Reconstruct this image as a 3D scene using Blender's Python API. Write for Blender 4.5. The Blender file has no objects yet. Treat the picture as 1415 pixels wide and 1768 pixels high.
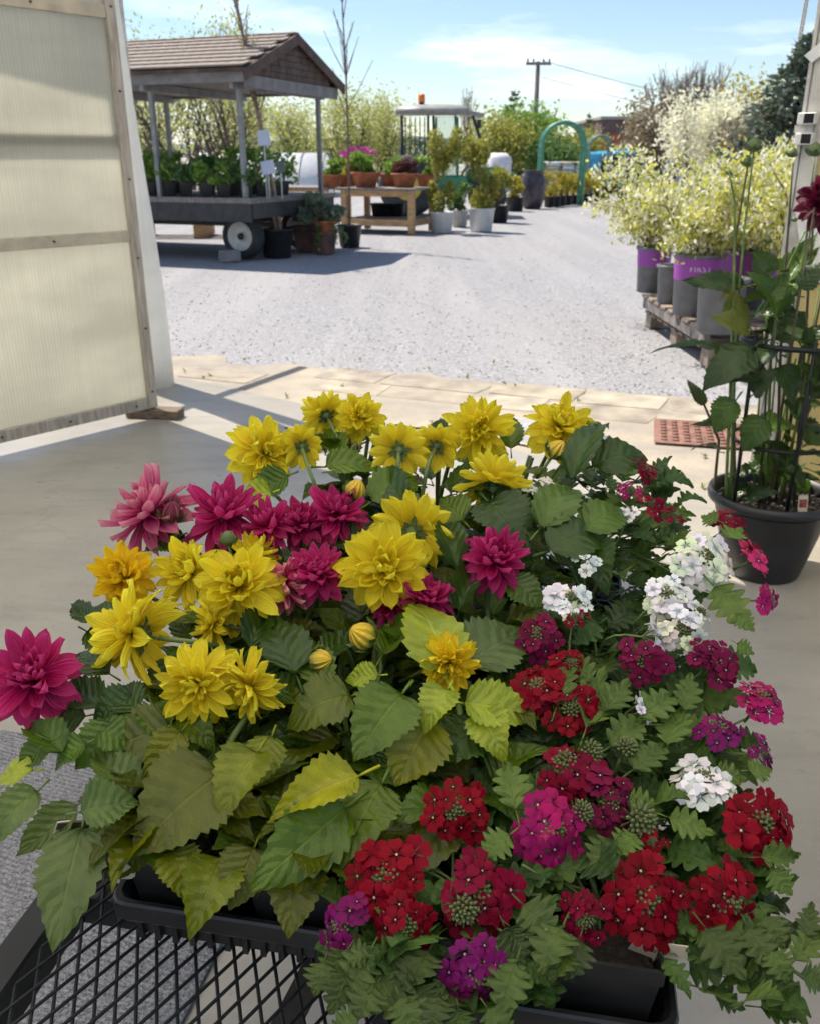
import bpy, math, random
import numpy as np
from mathutils import Vector, Matrix
R = random.Random(11)
rad = math.radians
V = Vector
scene = bpy.context.scene

# ------------------------------------------------------------------ camera
FPX, PITCH, CAMH = 1540.0, rad(21.6), 1.4
cam_d = bpy.data.cameras.new('camera')
cam = bpy.data.objects.new('camera', cam_d)
scene.collection.objects.link(cam)
cam.location = (0, 0, CAMH)
cam.rotation_euler = (rad(90) - PITCH, 0, 0)
cam_d.sensor_fit = 'VERTICAL'
cam_d.sensor_height = 36.0
cam_d.lens = 36.0 * FPX / 1768.0
cam_d.clip_start, cam_d.clip_end = 0.05, 3000.0
cam_d.dof.use_dof = True
cam_d.dof.focus_distance = 1.02
cam_d.dof.aperture_fstop = 12.0
scene.camera = cam
scene.cycles.use_denoising = True
scene.cycles.max_bounces = 6
scene.cycles.diffuse_bounces = 3
scene.cycles.glossy_bounces = 2
scene.cycles.transmission_bounces = 4
scene.cycles.use_adaptive_sampling = True
scene.cycles.adaptive_threshold = 0.03
scene.cycles.transparent_max_bounces = 8
scene.cycles.sample_clamp_indirect = 8.0

# ------------------------------------------------------------------ sky, sun, exposure
SUN_TRAVEL = V((0.43, -0.42, -1.0)).normalized()
to_sun = -SUN_TRAVEL
elev = math.asin(to_sun.z)
world = bpy.data.worlds.new('World')
scene.world = world
world.use_nodes = True
wt = world.node_tree
for n_ in list(wt.nodes): wt.nodes.remove(n_)

class G:
    """tiny node helper: g('Type', {socket: value or socket}, out=..., prop=...) -> output socket"""
    def __init__(s, tree): s.t = tree
    def __call__(s, typ, ins=None, out=0, **props):
        n = s.t.nodes.new('ShaderNode' + typ)
        for k, v in props.items(): setattr(n, k, v)
        for k, v in (ins or {}).items():
            sock = n.inputs[k]
            if isinstance(v, bpy.types.NodeSocket): s.t.links.new(v, sock)
            else:
                if isinstance(v, (tuple, list)) and len(v) == 3 and sock.type == 'RGBA': v = (*v, 1)
                sock.default_value = v
        return n.outputs[out] if len(n.outputs) else None
    def math(s, op, a, b=0.0, c=None):
        ins = {0: a, 1: b}
        if c is not None: ins[2] = c
        return s('Math', ins, operation=op)
    def mix(s, f, a, b, blend='MIX'): return s('Mix', {0: f, 6: a, 7: b}, out=2, data_type='RGBA', blend_type=blend)
    def ramp(s, f, stops, interp='LINEAR'):
        n = s.t.nodes.new('ShaderNodeValToRGB'); n.color_ramp.interpolation = interp
        s.t.links.new(f, n.inputs[0])
        el = n.color_ramp.elements
        while len(el) < len(stops): el.new(0.5)
        for e, (p, c) in zip(el, stops):
            e.position = p; e.color = (*c, 1) if not isinstance(c, (int, float)) else (c, c, c, 1)
        return n.outputs[0]
    def noise(s, vec, scale, detail=4, rough=.55, out=0, **k):
        ins = {'Scale': scale, 'Detail': detail, 'Roughness': rough}
        if vec is not None: ins['Vector'] = vec
        return s('TexNoise', ins, out=out, **k)

g = G(wt)
sky = g('TexSky', sky_type='NISHITA', sun_disc=False, sun_elevation=elev,
        sun_rotation=math.atan2(to_sun.x, to_sun.y), air_density=1.0, dust_density=.25, ozone_density=2.6)
tc = g('TexCoord')
sx = g('SeparateXYZ', {0: tc})
px_, py_, pz_ = (sx.node.outputs[i] for i in range(3))
den = g.math('ADD', g.math('MAXIMUM', pz_, 0.0), 0.12)
pl = g('CombineXYZ', {0: g.math('DIVIDE', px_, den), 1: g.math('DIVIDE', py_, den), 2: 0.0})
mp = g('Mapping', {0: pl, 1: (3.1, 0.7, 0), 2: (0, 0, rad(18)), 3: (0.8, 1.0, 1)})
warp = g.noise(mp, 1.3, 3)
cl1 = g.noise(g('VectorMath', {0: mp, 1: g('VectorMath', {0: warp.node.outputs[1], 3: 0.8}, operation='SCALE')}, operation='ADD'), 0.85, 7, .58)
cmask = g.ramp(cl1, [(0.515, 0.0), (0.61, 0.30), (0.75, 1.0)])
skyc = g('VectorMath', {0: sky, 3: 1.0}, operation='SCALE')
veil = g.mix(g.math('MULTIPLY', cmask, 0.8), skyc, (11.0, 11.2, 11.6))
bg = g('Background', {0: veil, 1: 0.072})
g('OutputWorld', {0: bg})

sun_d = bpy.data.lights.new('sun', 'SUN')
sun_d.energy = 3.7
sun_d.angle = rad(0.53)
sun_d.color = (1.0, 0.915, 0.79)
sun = bpy.data.objects.new('sun', sun_d)
scene.collection.objects.link(sun)
sun.rotation_euler = SUN_TRAVEL.to_track_quat('-Z', 'Y').to_euler()
sun.location = (-6, 6, 14)
scene.view_settings.view_transform = 'Standard'
scene.view_settings.look = 'None'
scene.view_settings.gamma = 1.0
scene.view_settings.exposure = 1.08

# ------------------------------------------------------------------ helpers
def ray(px, py):
    x, y = (px - 707.5) / FPX, (884.0 - py) / FPX
    return V((x, math.cos(PITCH) + y * math.sin(PITCH), -math.sin(PITCH) + y * math.cos(PITCH)))
CAMP = V((0, 0, CAMH))
def on_z(px, py, z=0.0):
    r = ray(px, py); return CAMP + r * ((z - CAMH) / r.z)
def on_y(px, py, Y):
    r = ray(px, py); return CAMP + r * (Y / r.y)
CR, CU, CF = V((1, 0, 0)), V((0, math.sin(PITCH), math.cos(PITCH))), V((0, -math.cos(PITCH), math.sin(PITCH)))
def camdir(r, u, t): return (CR * r + CU * u + CF * t).normalized()   # right, up, towards the viewer

COL = scene.collection
WM = {}
def put(o, parent=None, mw=None):
    if o.name not in COL.objects: COL.objects.link(o)
    mw = mw if mw is not None else Matrix.Identity(4)
    WM[o] = mw
    if parent is not None:
        o.parent = parent
        o.matrix_basis = WM[parent].inverted() @ mw
    else:
        o.matrix_basis = mw
    return o
def new(name, mesh, parent=None, mw=None, color=None):
    o = bpy.data.objects.new(name, mesh)
    if color is not None: o.color = (*color, 1)
    return put(o, parent, mw)
def tag(o, label=None, cat=None, group=None, kind=None):
    if label: o['label'] = label
    if cat: o['category'] = cat
    if group: o['group'] = group
    if kind: o['kind'] = kind
    return o
def thing(name, label, cat, loc=(0, 0, 0), group=None, rz=0.0):
    o = new(name, None, None, Matrix.Translation(V(loc)) @ Matrix.Rotation(rz, 4, 'Z'))
    o.empty_display_size = 0.05
    return tag(o, label, cat, group)
def frame(y, zh, loc=(0, 0, 0), s=1.0):
    y = V(y).normalized(); x = y.cross(V(zh))
    if x.length < 1e-5: x = y.cross(V((0.31, 0.77, 0.2)))
    x.normalize(); z = x.cross(y)
    if not isinstance(s, (tuple, list)): s = (s, s, s)
    m = Matrix.Identity(4)
    for i, (c, k) in enumerate(((x, s[0]), (y, s[1]), (z, s[2]))):
        for r in range(3): m[r][i] = c[r] * k
    for r in range(3): m[r][3] = loc[r]
    return m

class MB:
    def __init__(s): s.v, s.f, s.uv, s.mi = [], [], [], []
    def add(s, vs, fs, uv=None, mi=0):
        b = len(s.v); s.v += [tuple(p) for p in vs]
        s.f += [tuple(i + b for i in q) for q in fs]
        s.uv += list(uv) if uv is not None else [(0, 0)] * len(vs)
        s.mi += [mi] * len(fs); return s
    def box(s, lo, hi, m=None, mi=0, bevel=0.0):
        (x0, y0, z0), (x1, y1, z1) = lo, hi
        b = bevel
        if b <= 0:
            vs = [(x, y, z) for z in (z0, z1) for y in (y0, y1) for x in (x0, x1)]
            fs = [(0, 2, 3, 1), (4, 5, 7, 6), (0, 1, 5, 4), (2, 6, 7, 3), (0, 4, 6, 2), (1, 3, 7, 5)]
        else:
            vs, fs = [], []
            rings = [(z0, b), (z0 + b, 0), (z1 - b, 0), (z1, b)]
            for z, ins in rings:
                X0, X1, Y0, Y1 = x0 + ins, x1 - ins, y0 + ins, y1 - ins
                vs += [(X0 + b, Y0, z), (X1 - b, Y0, z), (X1, Y0 + b, z), (X1, Y1 - b, z), (X1 - b, Y1, z), (X0 + b, Y1, z), (X0, Y1 - b, z), (X0, Y0 + b, z)]
            for k in range(3):
                for i in range(8):
                    j = (i + 1) % 8
                    fs.append((k * 8 + i, k * 8 + j, k * 8 + 8 + j, k * 8 + 8 + i))
            fs.append(tuple(range(7, -1, -1))); fs.append(tuple(range(24, 32)))
        if m is not None: vs = [m @ V(p) for p in vs]
        return s.add(vs, fs, None, mi)
    def tube(s, pts, rr, n=6, mi=0, cap=True):
        pts = [V(p) for p in pts]
        if not isinstance(rr, (list, tuple)): rr = [rr] * len(pts)
        vs, fs, uv = [], [], []
        d0 = (pts[1] - pts[0]).normalized()
        a = d0.orthogonal().normalized()
        for i, p in enumerate(pts):
            d = (pts[min(i + 1, len(pts) - 1)] - pts[max(i - 1, 0)]).normalized()
            a = a - d * a.dot(d)
            a = a.normalized() if a.length > 1e-6 else d.orthogonal().normalized()
            b = d.cross(a)
            for k in range(n):
                t = 2 * math.pi * k / n
                vs.append(p + (a * math.cos(t) + b * math.sin(t)) * rr[i]); uv.append((k / n, i / max(1, len(pts) - 1)))
        for i in range(len(pts) - 1):
            for k in range(n):
                q = (k + 1) % n
                fs.append((i * n + k, i * n + q, i * n + n + q, i * n + n + k))
        if cap:
            fs.append(tuple(range(n - 1, -1, -1))); fs.append(tuple(range((len(pts) - 1) * n, len(pts) * n)))
        return s.add(vs, fs, uv, mi)
    def lathe(s, prof, n=24, m=None, mi=0, close=False):
        vs, fs, uv = [], [], []
        for i, (r, z) in enumerate(prof):
            for k in range(n):
                t = 2 * math.pi * k / n
                vs.append((r * math.cos(t), r * math.sin(t), z)); uv.append((k / n, i / (len(prof) - 1)))
        for i in range(len(prof) - 1):
            for k in range(n):
                q = (k + 1) % n
                fs.append((i * n + k, i * n + q, i * n + n + q, i * n + n + k))
        if prof[0][0] > 1e-6 and close: fs.append(tuple(range(n - 1, -1, -1)))
        if m is not None: vs = [m @ V(p) for p in vs]
        return s.add(vs, fs, uv, mi)
    def blob(s, c, r, n=8, k=5, m=None, mi=0):
        prof = [(max(1e-4, math.sin(math.pi * i / k)), -math.cos(math.pi * i / k)) for i in range(k + 1)]
        r = r if isinstance(r, (tuple, list)) else (r, r, r)
        mm = Matrix.Translation(V(c)) @ Matrix.Diagonal((*r, 1))
        return s.lathe(prof, n, (m @ mm) if m is not None else mm, mi)
    def mesh(s, name, mats, smooth=True):
        me = bpy.data.meshes.new(name)
        me.from_pydata(s.v, [], s.f)
        if s.uv:
            ul = me.uv_layers.new(name='UVMap')
            li = np.empty(len(me.loops), dtype=np.int32); me.loops.foreach_get('vertex_index', li)
            ul.data.foreach_set('uv', np.array(s.uv, dtype=np.float32)[li].ravel())
        for m in (mats if isinstance(mats, (list, tuple)) else [mats]): me.materials.append(m)
        if any(s.mi): me.polygons.foreach_set('material_index', s.mi)
        me.polygons.foreach_set('use_smooth', [smooth] * len(me.polygons))
        me.update(); return me
    def build(s, name, mats, parent=None, mw=None, smooth=True, world=True, color=None):
        """vertices given in world space unless mw is given"""
        if mw is None and parent is not None:
            return new(name, s.local(WM[parent]).mesh(name, mats, smooth), parent, WM[parent], color)
        return new(name, s.mesh(name, mats, smooth), parent, mw, color)
    def local(s, m):
        inv = m.inverted(); s.v = [tuple(inv @ V(p)) for p in s.v]; return s

# ------------------------------------------------------------------ materials
def material(name):
    m = bpy.data.materials.new(name); m.use_nodes = True
    t = m.node_tree
    for n in list(t.nodes): t.nodes.remove(n)
    return m, G(t)
def plain(name, col, rough=.6, metal=0.0, var=.12, vscale=6.0, bump=0.0, bscale=60.0, spec=.5, coord='Object', col2=None, stretch=None):
    m, g = material(name)
    co = g('TexCoord', out={'Object': 3, 'UV': 2, 'Generated': 0}[coord])
    if stretch: co = g('Mapping', {0: co, 3: stretch})
    n1 = g.noise(co, vscale, 5)
    c2 = col2 or tuple(c * (1 - 2.2 * var) for c in col)
    c = g.mix(g.ramp(n1, [(.32, 0.0), (.7, 1.0)]), c2, tuple(min(1, k * (1 + var)) for k in col))
    ins = {'Base Color': c, 'Metallic': metal, 'Roughness': g.math('MULTIPLY_ADD', n1, .25, rough - .12), 'Specular IOR Level': spec}
    if bump:
        ins['Normal'] = g('Bump', {'Strength': bump, 'Distance': .01, 'Height': g.noise(co, bscale, 4)})
    b = g('BsdfPrincipled', ins)
    g('OutputMaterial', {0: b}); return m
def foliage(name, c1, c2, c3=None, trans=.35, rough=.5):
    """colour differs from leaf to leaf"""
    m, g = material(name)
    rnd = g('NewGeometry').node.outputs['Random Per Island']
    stops = [(0, c1), (.6, c2), (1, c3 or c2)]
    c = g.ramp(rnd, stops)
    b = g('BsdfPrincipled', {'Base Color': c, 'Roughness': rough})
    t = g('BsdfTranslucent', {0: g.mix(.5, c, (c2[0] * 1.5, c2[1] * 1.5, c2[2]))})
    g('OutputMaterial', {0: g('MixShader', {0: trans, 1: b, 2: t})}); return m
# ================================================================== setting
E2 = V((0.786, -0.619, 0)).normalized()      # along the door line, to the right
NO = V((0.619, 0.786, 0)).normalized()       # out through the door
D0 = V((-1.60, 5.93, 0))                     # left jamb
def dl(e, n, z=0.0): return D0 + E2 * e + NO * n + V((0, 0, z))

# gravel ground
m_gravel, g = material('gravel')
co = g('TexCoord', out=3)
vor = g('TexVoronoi', {'Vector': co, 'Scale': 70.0, 'Randomness': 1.0})
vcol = g('TexVoronoi', {'Vector': co, 'Scale': 70.0}, out=1)
big = g.noise(co, .35, 4)
mid = g.noise(co, 3.0, 4)
stone = g.ramp(g('SeparateColor', {0: vcol}), [(0, (.183, .183, .195)), (.45, (.247, .247, .264)), (.85, (.32, .32, .338)), (1, (.44, .435, .445))])
c = g.mix(g.ramp(big, [(.35, 0.0), (.68, .55)]), stone, (.285, .28, .285))
c = g.mix(g.math('MULTIPLY', g.ramp(mid, [(.5, 0.0), (.8, 1.0)]), .25), c, (.235, .227, .234))
trk = g.noise(g('Mapping', {0: co, 2: (0, 0, rad(-14)), 3: (1.5, .10, 1)}), 1.0, 4, .6)
c = g.mix(g.math('MULTIPLY', g.ramp(trk, [(.46, 0.0), (.62, 1.0)]), .5), c, (.345, .34, .348))
c = g.mix(g.math('MULTIPLY', g.ramp(trk, [(.30, 1.0), (.42, 0.0)]), .35), c, (.22, .212, .216))
hgt = g.math('ADD', g.math('MULTIPLY', vor, -1.0), g.math('MULTIPLY', g.noise(co, 9, 5), 1.2))
b = g('BsdfPrincipled', {'Base Color': c, 'Roughness': .9, 'Specular IOR Level': .25, 'Normal': g('Bump', {'Strength': .35, 'Distance': .008, 'Height': hgt})})
g('OutputMaterial', {0: b})
mb = MB()
xs = [-1500, -300, -80, -30, -14, -6, 0, 6, 14, 30, 80, 300, 1500]; ys = [-60, -20, 2, 6, 10, 16, 24, 40, 80, 200, 600, 2500]
mb.add([(x, y, -0.012) for y in ys for x in xs], [(j * 13 + i, j * 13 + i + 1, j * 13 + 14 + i, j * 13 + 13 + i) for j in range(len(ys) - 1) for i in range(12)])
ground = tag(mb.build('gravel_ground', m_gravel), 'pale grey crushed gravel of the nursery yard', kind='structure')

# loose stones on the near gravel
rng = np.random.default_rng(5)
NS = 9000
yy = 5.6 + 13 * rng.random(NS) ** 1.6
xx = (rng.random(NS) * 2 - 1) * (yy * .48 + .4)
keep = ((xx - D0.x) * NO.x + (yy - D0.y) * NO.y) > 0.55
xx, yy = xx[keep], yy[keep]
oct_v = np.array([(1, 0, 0), (0, 1, 0), (-1, 0, 0), (0, -1, 0), (0, 0, 1), (0, 0, -1)], float)
oct_f = np.array([(0, 1, 4), (1, 2, 4), (2, 3, 4), (3, 0, 4), (1, 0, 5), (2, 1, 5), (3, 2, 5), (0, 3, 5)])
n = len(xx)
sc = (.004 + .009 * rng.random((n, 1, 1)) ** 2) * (.6 + .8 * rng.random((n, 6, 3))) * np.array([1, 1, .45])
an = rng.random(n) * 6.28
rot = np.stack([np.cos(an), -np.sin(an), np.sin(an), np.cos(an)], -1).reshape(n, 2, 2)
vs = oct_v[None] * sc
vs[..., :2] = np.einsum('nij,nkj->nki', rot, vs[..., :2])
vs += np.stack([xx, yy, np.full(n, -.008)], -1)[:, None]
fs = (oct_f[None] + (np.arange(n) * 6)[:, None, None]).reshape(-1, 3)
me = bpy.data.meshes.new('loose_stones'); me.from_pydata(vs.reshape(-1, 3).tolist(), [], fs.tolist())
m_stone, g = material('stones')
rp = g('NewGeometry').node.outputs['Random Per Island']
g('OutputMaterial', {0: g('BsdfPrincipled', {'Base Color': g.ramp(rp, [(0, (.17, .165, .17)), (.5, (.27, .26, .265)), (.9, (.37, .355, .355)), (1, (.52, .50, .49))]), 'Roughness': .85})})
me.materials.append(m_stone)
tag(new('loose_gravel', me), 'loose crushed stones scattered over the gravel yard', 'gravel', kind='stuff')

# concrete floor
m_conc, g = material('concrete')
co = g('TexCoord', out=3)
n1 = g.noise(co, 1.1, 6, .6); n2 = g.noise(g('Mapping', {0: co, 2: (0, 0, rad(30)), 3: (1, 3.5, 1)}), 2.2, 6, .62); n3 = g.noise(co, 38, 4)
c = g.mix(g.ramp(n1, [(.34, 0.0), (.66, 1.0)]), (.265, .246, .212), (.365, .338, .292))
c = g.mix(g.math('MULTIPLY', g.ramp(n2, [(.52, 0.0), (.72, 1.0)]), .5), c, (.22, .20, .178))
c = g.mix(g.math('MULTIPLY', g.ramp(n3, [(.62, 0.0), (.72, 1.0)]), .35), c, (.16, .15, .14))
spk = g('TexVoronoi', {'Vector': co, 'Scale': 17.0})
c = g.mix(g.math('MULTIPLY', g.math('MULTIPLY', g.ramp(spk, [(.05, 1.0), (.11, 0.0)]), g.ramp(g.noise(co, 2.6, 3), [(.54, 0.0), (.66, 1.0)])), .6), c, (.62, .60, .56))
stn = g.noise(co, 6.5, 5, .7)
c = g.mix(g.math('MULTIPLY', g.ramp(stn, [(.60, 0.0), (.72, 1.0)]), .35), c, (.17, .15, .13))
# hairline cracks
cw = g('VectorMath', {0: co, 1: g('VectorMath', {0: g.noise(co, 3, 4).node.outputs[1], 3: .35}, operation='SCALE')}, operation='ADD')
crk = g('TexVoronoi', {'Vector': cw, 'Scale': .42}, feature='DISTANCE_TO_EDGE')
c = g.mix(g.math('MULTIPLY', g.ramp(crk, [(.0, 1.0), (.0016, 0.0)]), .28), c, (.18, .17, .155))
ro = g.math('MULTIPLY_ADD', n2, .35, .16)
b = g('BsdfPrincipled', {'Base Color': c, 'Roughness': ro, 'Specular IOR Level': .5,
      'Normal': g('Bump', {'Strength': .12, 'Distance': .01, 'Height': g.math('ADD', n3, g.math('MULTIPLY', n2, 2.0))})})
g('OutputMaterial', {0: b})
mb = MB()
mb.add([dl(-1.1, .12), dl(5.5, .12), dl(6.5, -9), dl(-6, -9), dl(-6, -1.4), dl(-1.1, -1.4)], [(0, 5, 4, 3, 2, 1)])
fl = tag(mb.build('concrete_floor', m_conc), 'worn smooth concrete floor inside the greenhouse', kind='structure')

# stone slabs outside the threshold
m_pav = [plain('flagstone_%s' % k, c, .8, var=.18, vscale=5, bump=.5, bscale=40) for k, c in (('cream', (.38, .33, .255)), ('buff', (.34, .295, .235)), ('pale', (.40, .355, .28)))]
pvroot = thing('flagstone_threshold', 'strip of cream flagstones set in gravel before the door', 'paving', (0, 0, 0))
pvroot['kind'] = 'structure'; del pvroot['category']
pa, pb = V((-1.35, 5.98, 0)), V((2.1, 4.62, 0))
pd = (pb - pa).normalized(); pn = V((-pd.y, pd.x, 0))
for row, (w0, w1) in enumerate(((0.0, .31), (.33, .66))):
    s = -.3 + row * .2
    while s < 3.9:
        L = R.uniform(.42, .75)
        j = lambda a: R.uniform(-a, a)
        cs = [pa + pd * (s + j(.03)) + pn * (w0 + j(.02)), pa + pd * (s + L + j(.03)) + pn * (w0 + j(.02)), pa + pd * (s + L + j(.04)) + pn * (w1 + j(.03)), pa + pd * (s + j(.04)) + pn * (w1 + j(.03))]
        zt = R.uniform(-.003, .002); mb = MB()
        ctr = sum(cs, V()) / 4
        top = [ctr + (p - ctr) * .975 + V((0, 0, zt)) for p in cs]
        mb.add([p + V((0, 0, -.05)) for p in cs] + [p + V((0, 0, zt - .005)) for p in cs] + top, [(0, 1, 5, 4), (1, 2, 6, 5), (2, 3, 7, 6), (3, 0, 4, 7), (4, 5, 9, 8), (5, 6, 10, 9), (6, 7, 11, 10), (7, 4, 8, 11), (8, 9, 10, 11)])
        if R.random() < .8: mb.build('paver', R.choice(m_pav), pvroot, smooth=False)
        s += L + .02

# worn tan apron between floor and gravel
m_apron, g = material('tan_stone_dust')
co = g('TexCoord', out=3); n1 = g.noise(co, 2.2, 6, .62); n2 = g.noise(co, 60, 4, .65)
c = g.mix(g.ramp(n1, [(.36, 0.0), (.64, 1.0)]), (.27, .245, .215), (.40, .345, .27))
c = g.mix(g.math('MULTIPLY', g.ramp(n2, [(.5, 0.0), (.66, 1.0)]), .45), c, (.235, .225, .22))
g('OutputMaterial', {0: g('BsdfPrincipled', {'Base Color': c, 'Roughness': .85, 'Specular IOR Level': .25, 'Normal': g('Bump', {'Strength': .4, 'Distance': .006, 'Height': g.math('ADD', n2, n1)})})})
mb = MB(); inner, outer = [], []
for k in range(41):
    s_ = -.7 + 4.9 * k / 40; q = pa + pd * s_ + pn * (.62 + .10 * math.sin(k * .9) + R.uniform(-.06, .06)); outer.append(V((q.x, q.y, -.0055)))
    q = dl(-1.0 + 5.6 * k / 40, .06); inner.append(V((q.x, q.y, -.0055)))
mb.add(inner + outer, [(k, k + 1, 42 + k, 41 + k) for k in range(40)])
tag(mb.build('threshold_apron', m_apron), 'worn tan apron of stone dust before the door', kind='structure')

# little weeds at the threshold
m_weed = foliage('weed', (.10, .16, .03), (.22, .28, .05))
mb = MB()
for k in range(26):
    p = dl(R.uniform(-.3, 4), R.uniform(.12, .3) + (R.random() < .5) * R.uniform(.2, 1.6))
    for q in range(7):
        d = V((R.uniform(-1, 1), R.uniform(-1, 1), R.uniform(.3, 1))).normalized() * R.uniform(.012, .035); sd = d.cross(V((0, 0, 1))).normalized() * .006
        mb.add([p - sd, p + sd, p + d + sd * .5, p + d - sd * .5], [(0, 1, 2, 3)])
tag(mb.build('weeds', m_weed), 'tiny green weeds sprouting along the threshold gravel', 'weeds', kind='stuff')

# ribbed grey carpet mat under the cart
m_mat, g = material('carpet')
co = g('TexCoord', out=3)
rb = g('TexWave', {'Vector': g('Mapping', {0: co, 2: (0, 0, rad(20))}), 'Scale': 26.0, 'Distortion': 3.0, 'Detail': 3.0, 'Detail Scale': 9.0}, wave_type='BANDS', bands_direction='Y')
fz = g.noise(co, 210, 3, .7); fz2 = g.noise(co, 75, 3, .6)
c = g.mix(g.ramp(fz, [(.36, 0.0), (.64, 1.0)]), (.16, .155, .165), (.62, .61, .63))
c = g.mix(g.math('MULTIPLY', g.ramp(rb, [(.0, 1.0), (.45, 0.0)]), .40), c, (.13, .125, .14))
c = g.mix(g.math('MULTIPLY', g.ramp(fz2, [(.45, 0.0), (.7, 1.0)]), .3), c, (.66, .65, .66))
g('OutputMaterial', {0: g('BsdfPrincipled', {'Base Color': c, 'Roughness': .95, 'Specular IOR Level': .1,
   'Normal': g('Bump', {'Strength': .8, 'Distance': .012, 'Height': g.math('ADD', rb, g.math('MULTIPLY', fz, 1.3))})})})
mb = MB()
ml = Matrix.Translation(V((-1.02, 1.15, 0))) @ Matrix.Rotation(rad(-12), 4, 'Z')
mb.box((-.85, -.95, .004), (.62, .78, .016), ml, bevel=.005)
tag(mb.build('carpet_mat', m_mat), 'grey ribbed carpet mat on the floor beneath the cart', 'mat')

# red rubber waffle mat by the door
m_red = plain('red_rubber', (.235, .115, .085), .75, var=.25, vscale=14)
rm = thing('door_mat', 'brick red rubber waffle mat lying at the threshold', 'mat', on_z(1215, 752))
a0, a1, a2 = on_z(1128, 766), on_z(1300, 778), on_z(1165, 729)
ax, ay = (a1 - a0), (a2 - a0); az = V((0, 0, 1)); ay = az.cross(ax).normalized() * ay.length
mm = frame(ay, az, a0); LX, LY = ax.length + .25, ay.length
mb = MB(); mb.box((0, 0, .003), (LX, LY, .012), mm, bevel=.004); mb.build('mat_base', m_red, rm)
stud = MB().box((-.016, -.016, 0), (.016, .016, .010), bevel=.004).mesh('stud', m_red)
for i in range(int(LX / .062)):
    for j in range(int(LY / .062)):
        new('stud', stud, rm, mm @ Matrix.Translation(V((.05 + i * .06, .05 + j * .06, .011))))
# pale ribbed metal scraper mat
gm = plain('galvanised', (.60, .60, .60), .6, metal=.2, var=.1, vscale=20)
sm = thing('boot_scraper', 'pale ribbed metal scraper plate behind the yellow dahlias', 'scraper', on_z(890, 748))
mm = frame(NO, V((0, 0, 1)), on_z(900, 762) + V((0, 0, .002)))
MB().box((-.34, -.06, .002), (.34, .34, .010), mm).build('plate', gm, sm)
rib = MB().box((-.33, -.004, 0), (.33, .004, .006)).mesh('rib', gm, False)
for k in range(15): new('rib', rib, sm, mm @ Matrix.Translation(V((0, -.045 + k * .026, .0105))))

# ------------------------------------------------------------------ greenhouse shell
def polycarb(name, col, trans, rib=0.0, ribscale=90.0):
    m, g = material(name)
    co = g('TexCoord', out=3)
    dirt = g.noise(g('Mapping', {0: co, 3: (.6, .6, 1.6)}), 1.6, 5)
    fine = g.noise(g('Mapping', {0: co, 3: (30, 30, .8)}), 2.0, 4)
    c = g.mix(g.ramp(dirt, [(.38, .0), (.68, 1.0)]), tuple(k * .80 for k in col), col)
    c = g.mix(g.math('MULTIPLY', g.ramp(fine, [(.4, .0), (.75, 1.0)]), .22), c, tuple(k * .65 for k in col))
    ins = {'Base Color': c, 'Roughness': .35, 'Specular IOR Level': .35}
    if rib:
        sx = g('SeparateXYZ', {0: co})
        w = g.math('SINE', g.math('MULTIPLY', sx, ribscale * 6.283))
        ins['Normal'] = g('Bump', {'Strength': rib, 'Distance': .004, 'Height': w})
        c = g.mix(g.math('MULTIPLY', g.math('MAXIMUM', w, 0.0), .20), c, tuple(k * .55 for k in col))
        ins['Base Color'] = c
    b = g('BsdfPrincipled', ins)
    t = g('BsdfTranslucent', {0: c})
    g('OutputMaterial', {0: g('MixShader', {0: trans, 1: b, 2: t})}); return m
m_poly = polycarb('twinwall_polycarbonate', (.76, .745, .66), .72, .35, 58)
m_film = polycarb('white_film', (.93, .93, .90), .55)
m_roof = polycarb('roof_film', (.97, .93, .83), .90)
m_wall = polycarb('wall_panel', (.92, .91, .87), .70)
m_alu = plain('weathered_wood_frame', (.42, .37, .31), .6, var=.2, vscale=9, bump=.3, bscale=50, stretch=(6, 6, .6))
m_alupale = plain('painted_frame', (.55, .53, .49), .5, var=.15, vscale=12)
m_dark = plain('dark_steel', (.035, .035, .038), .5, var=.3, vscale=8)

RZ = 3.25
mb = MB()
mb.add([dl(-.25, -.5, RZ), dl(7, -.5, RZ), dl(7, -9, RZ + .9), dl(-.25, -9, RZ + .9)], [(0, 1, 2, 3)])
tag(mb.build('greenhouse_roof', m_roof), 'translucent white greenhouse roof over the entrance', kind='structure')
for k in range(8):
    rb_ = MB()
    a, b2 = dl(-.25 + k, -.5, RZ - .05), dl(-.25 + k, -9, RZ + .85)
    rb_.tube([a, b2], .03, 6)
    rb_.build('roof_rafter', m_alupale, bpy.data.objects['greenhouse_roof'])
mb = MB().box((-.3, -.6, RZ - .2), (7, -.52, RZ - .02), frame(NO, V((0, 0, 1)), D0) )
tag(mb.build('door_lintel_beam', m_alu, smooth=False), 'timber beam over the greenhouse door', kind='structure')
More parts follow.
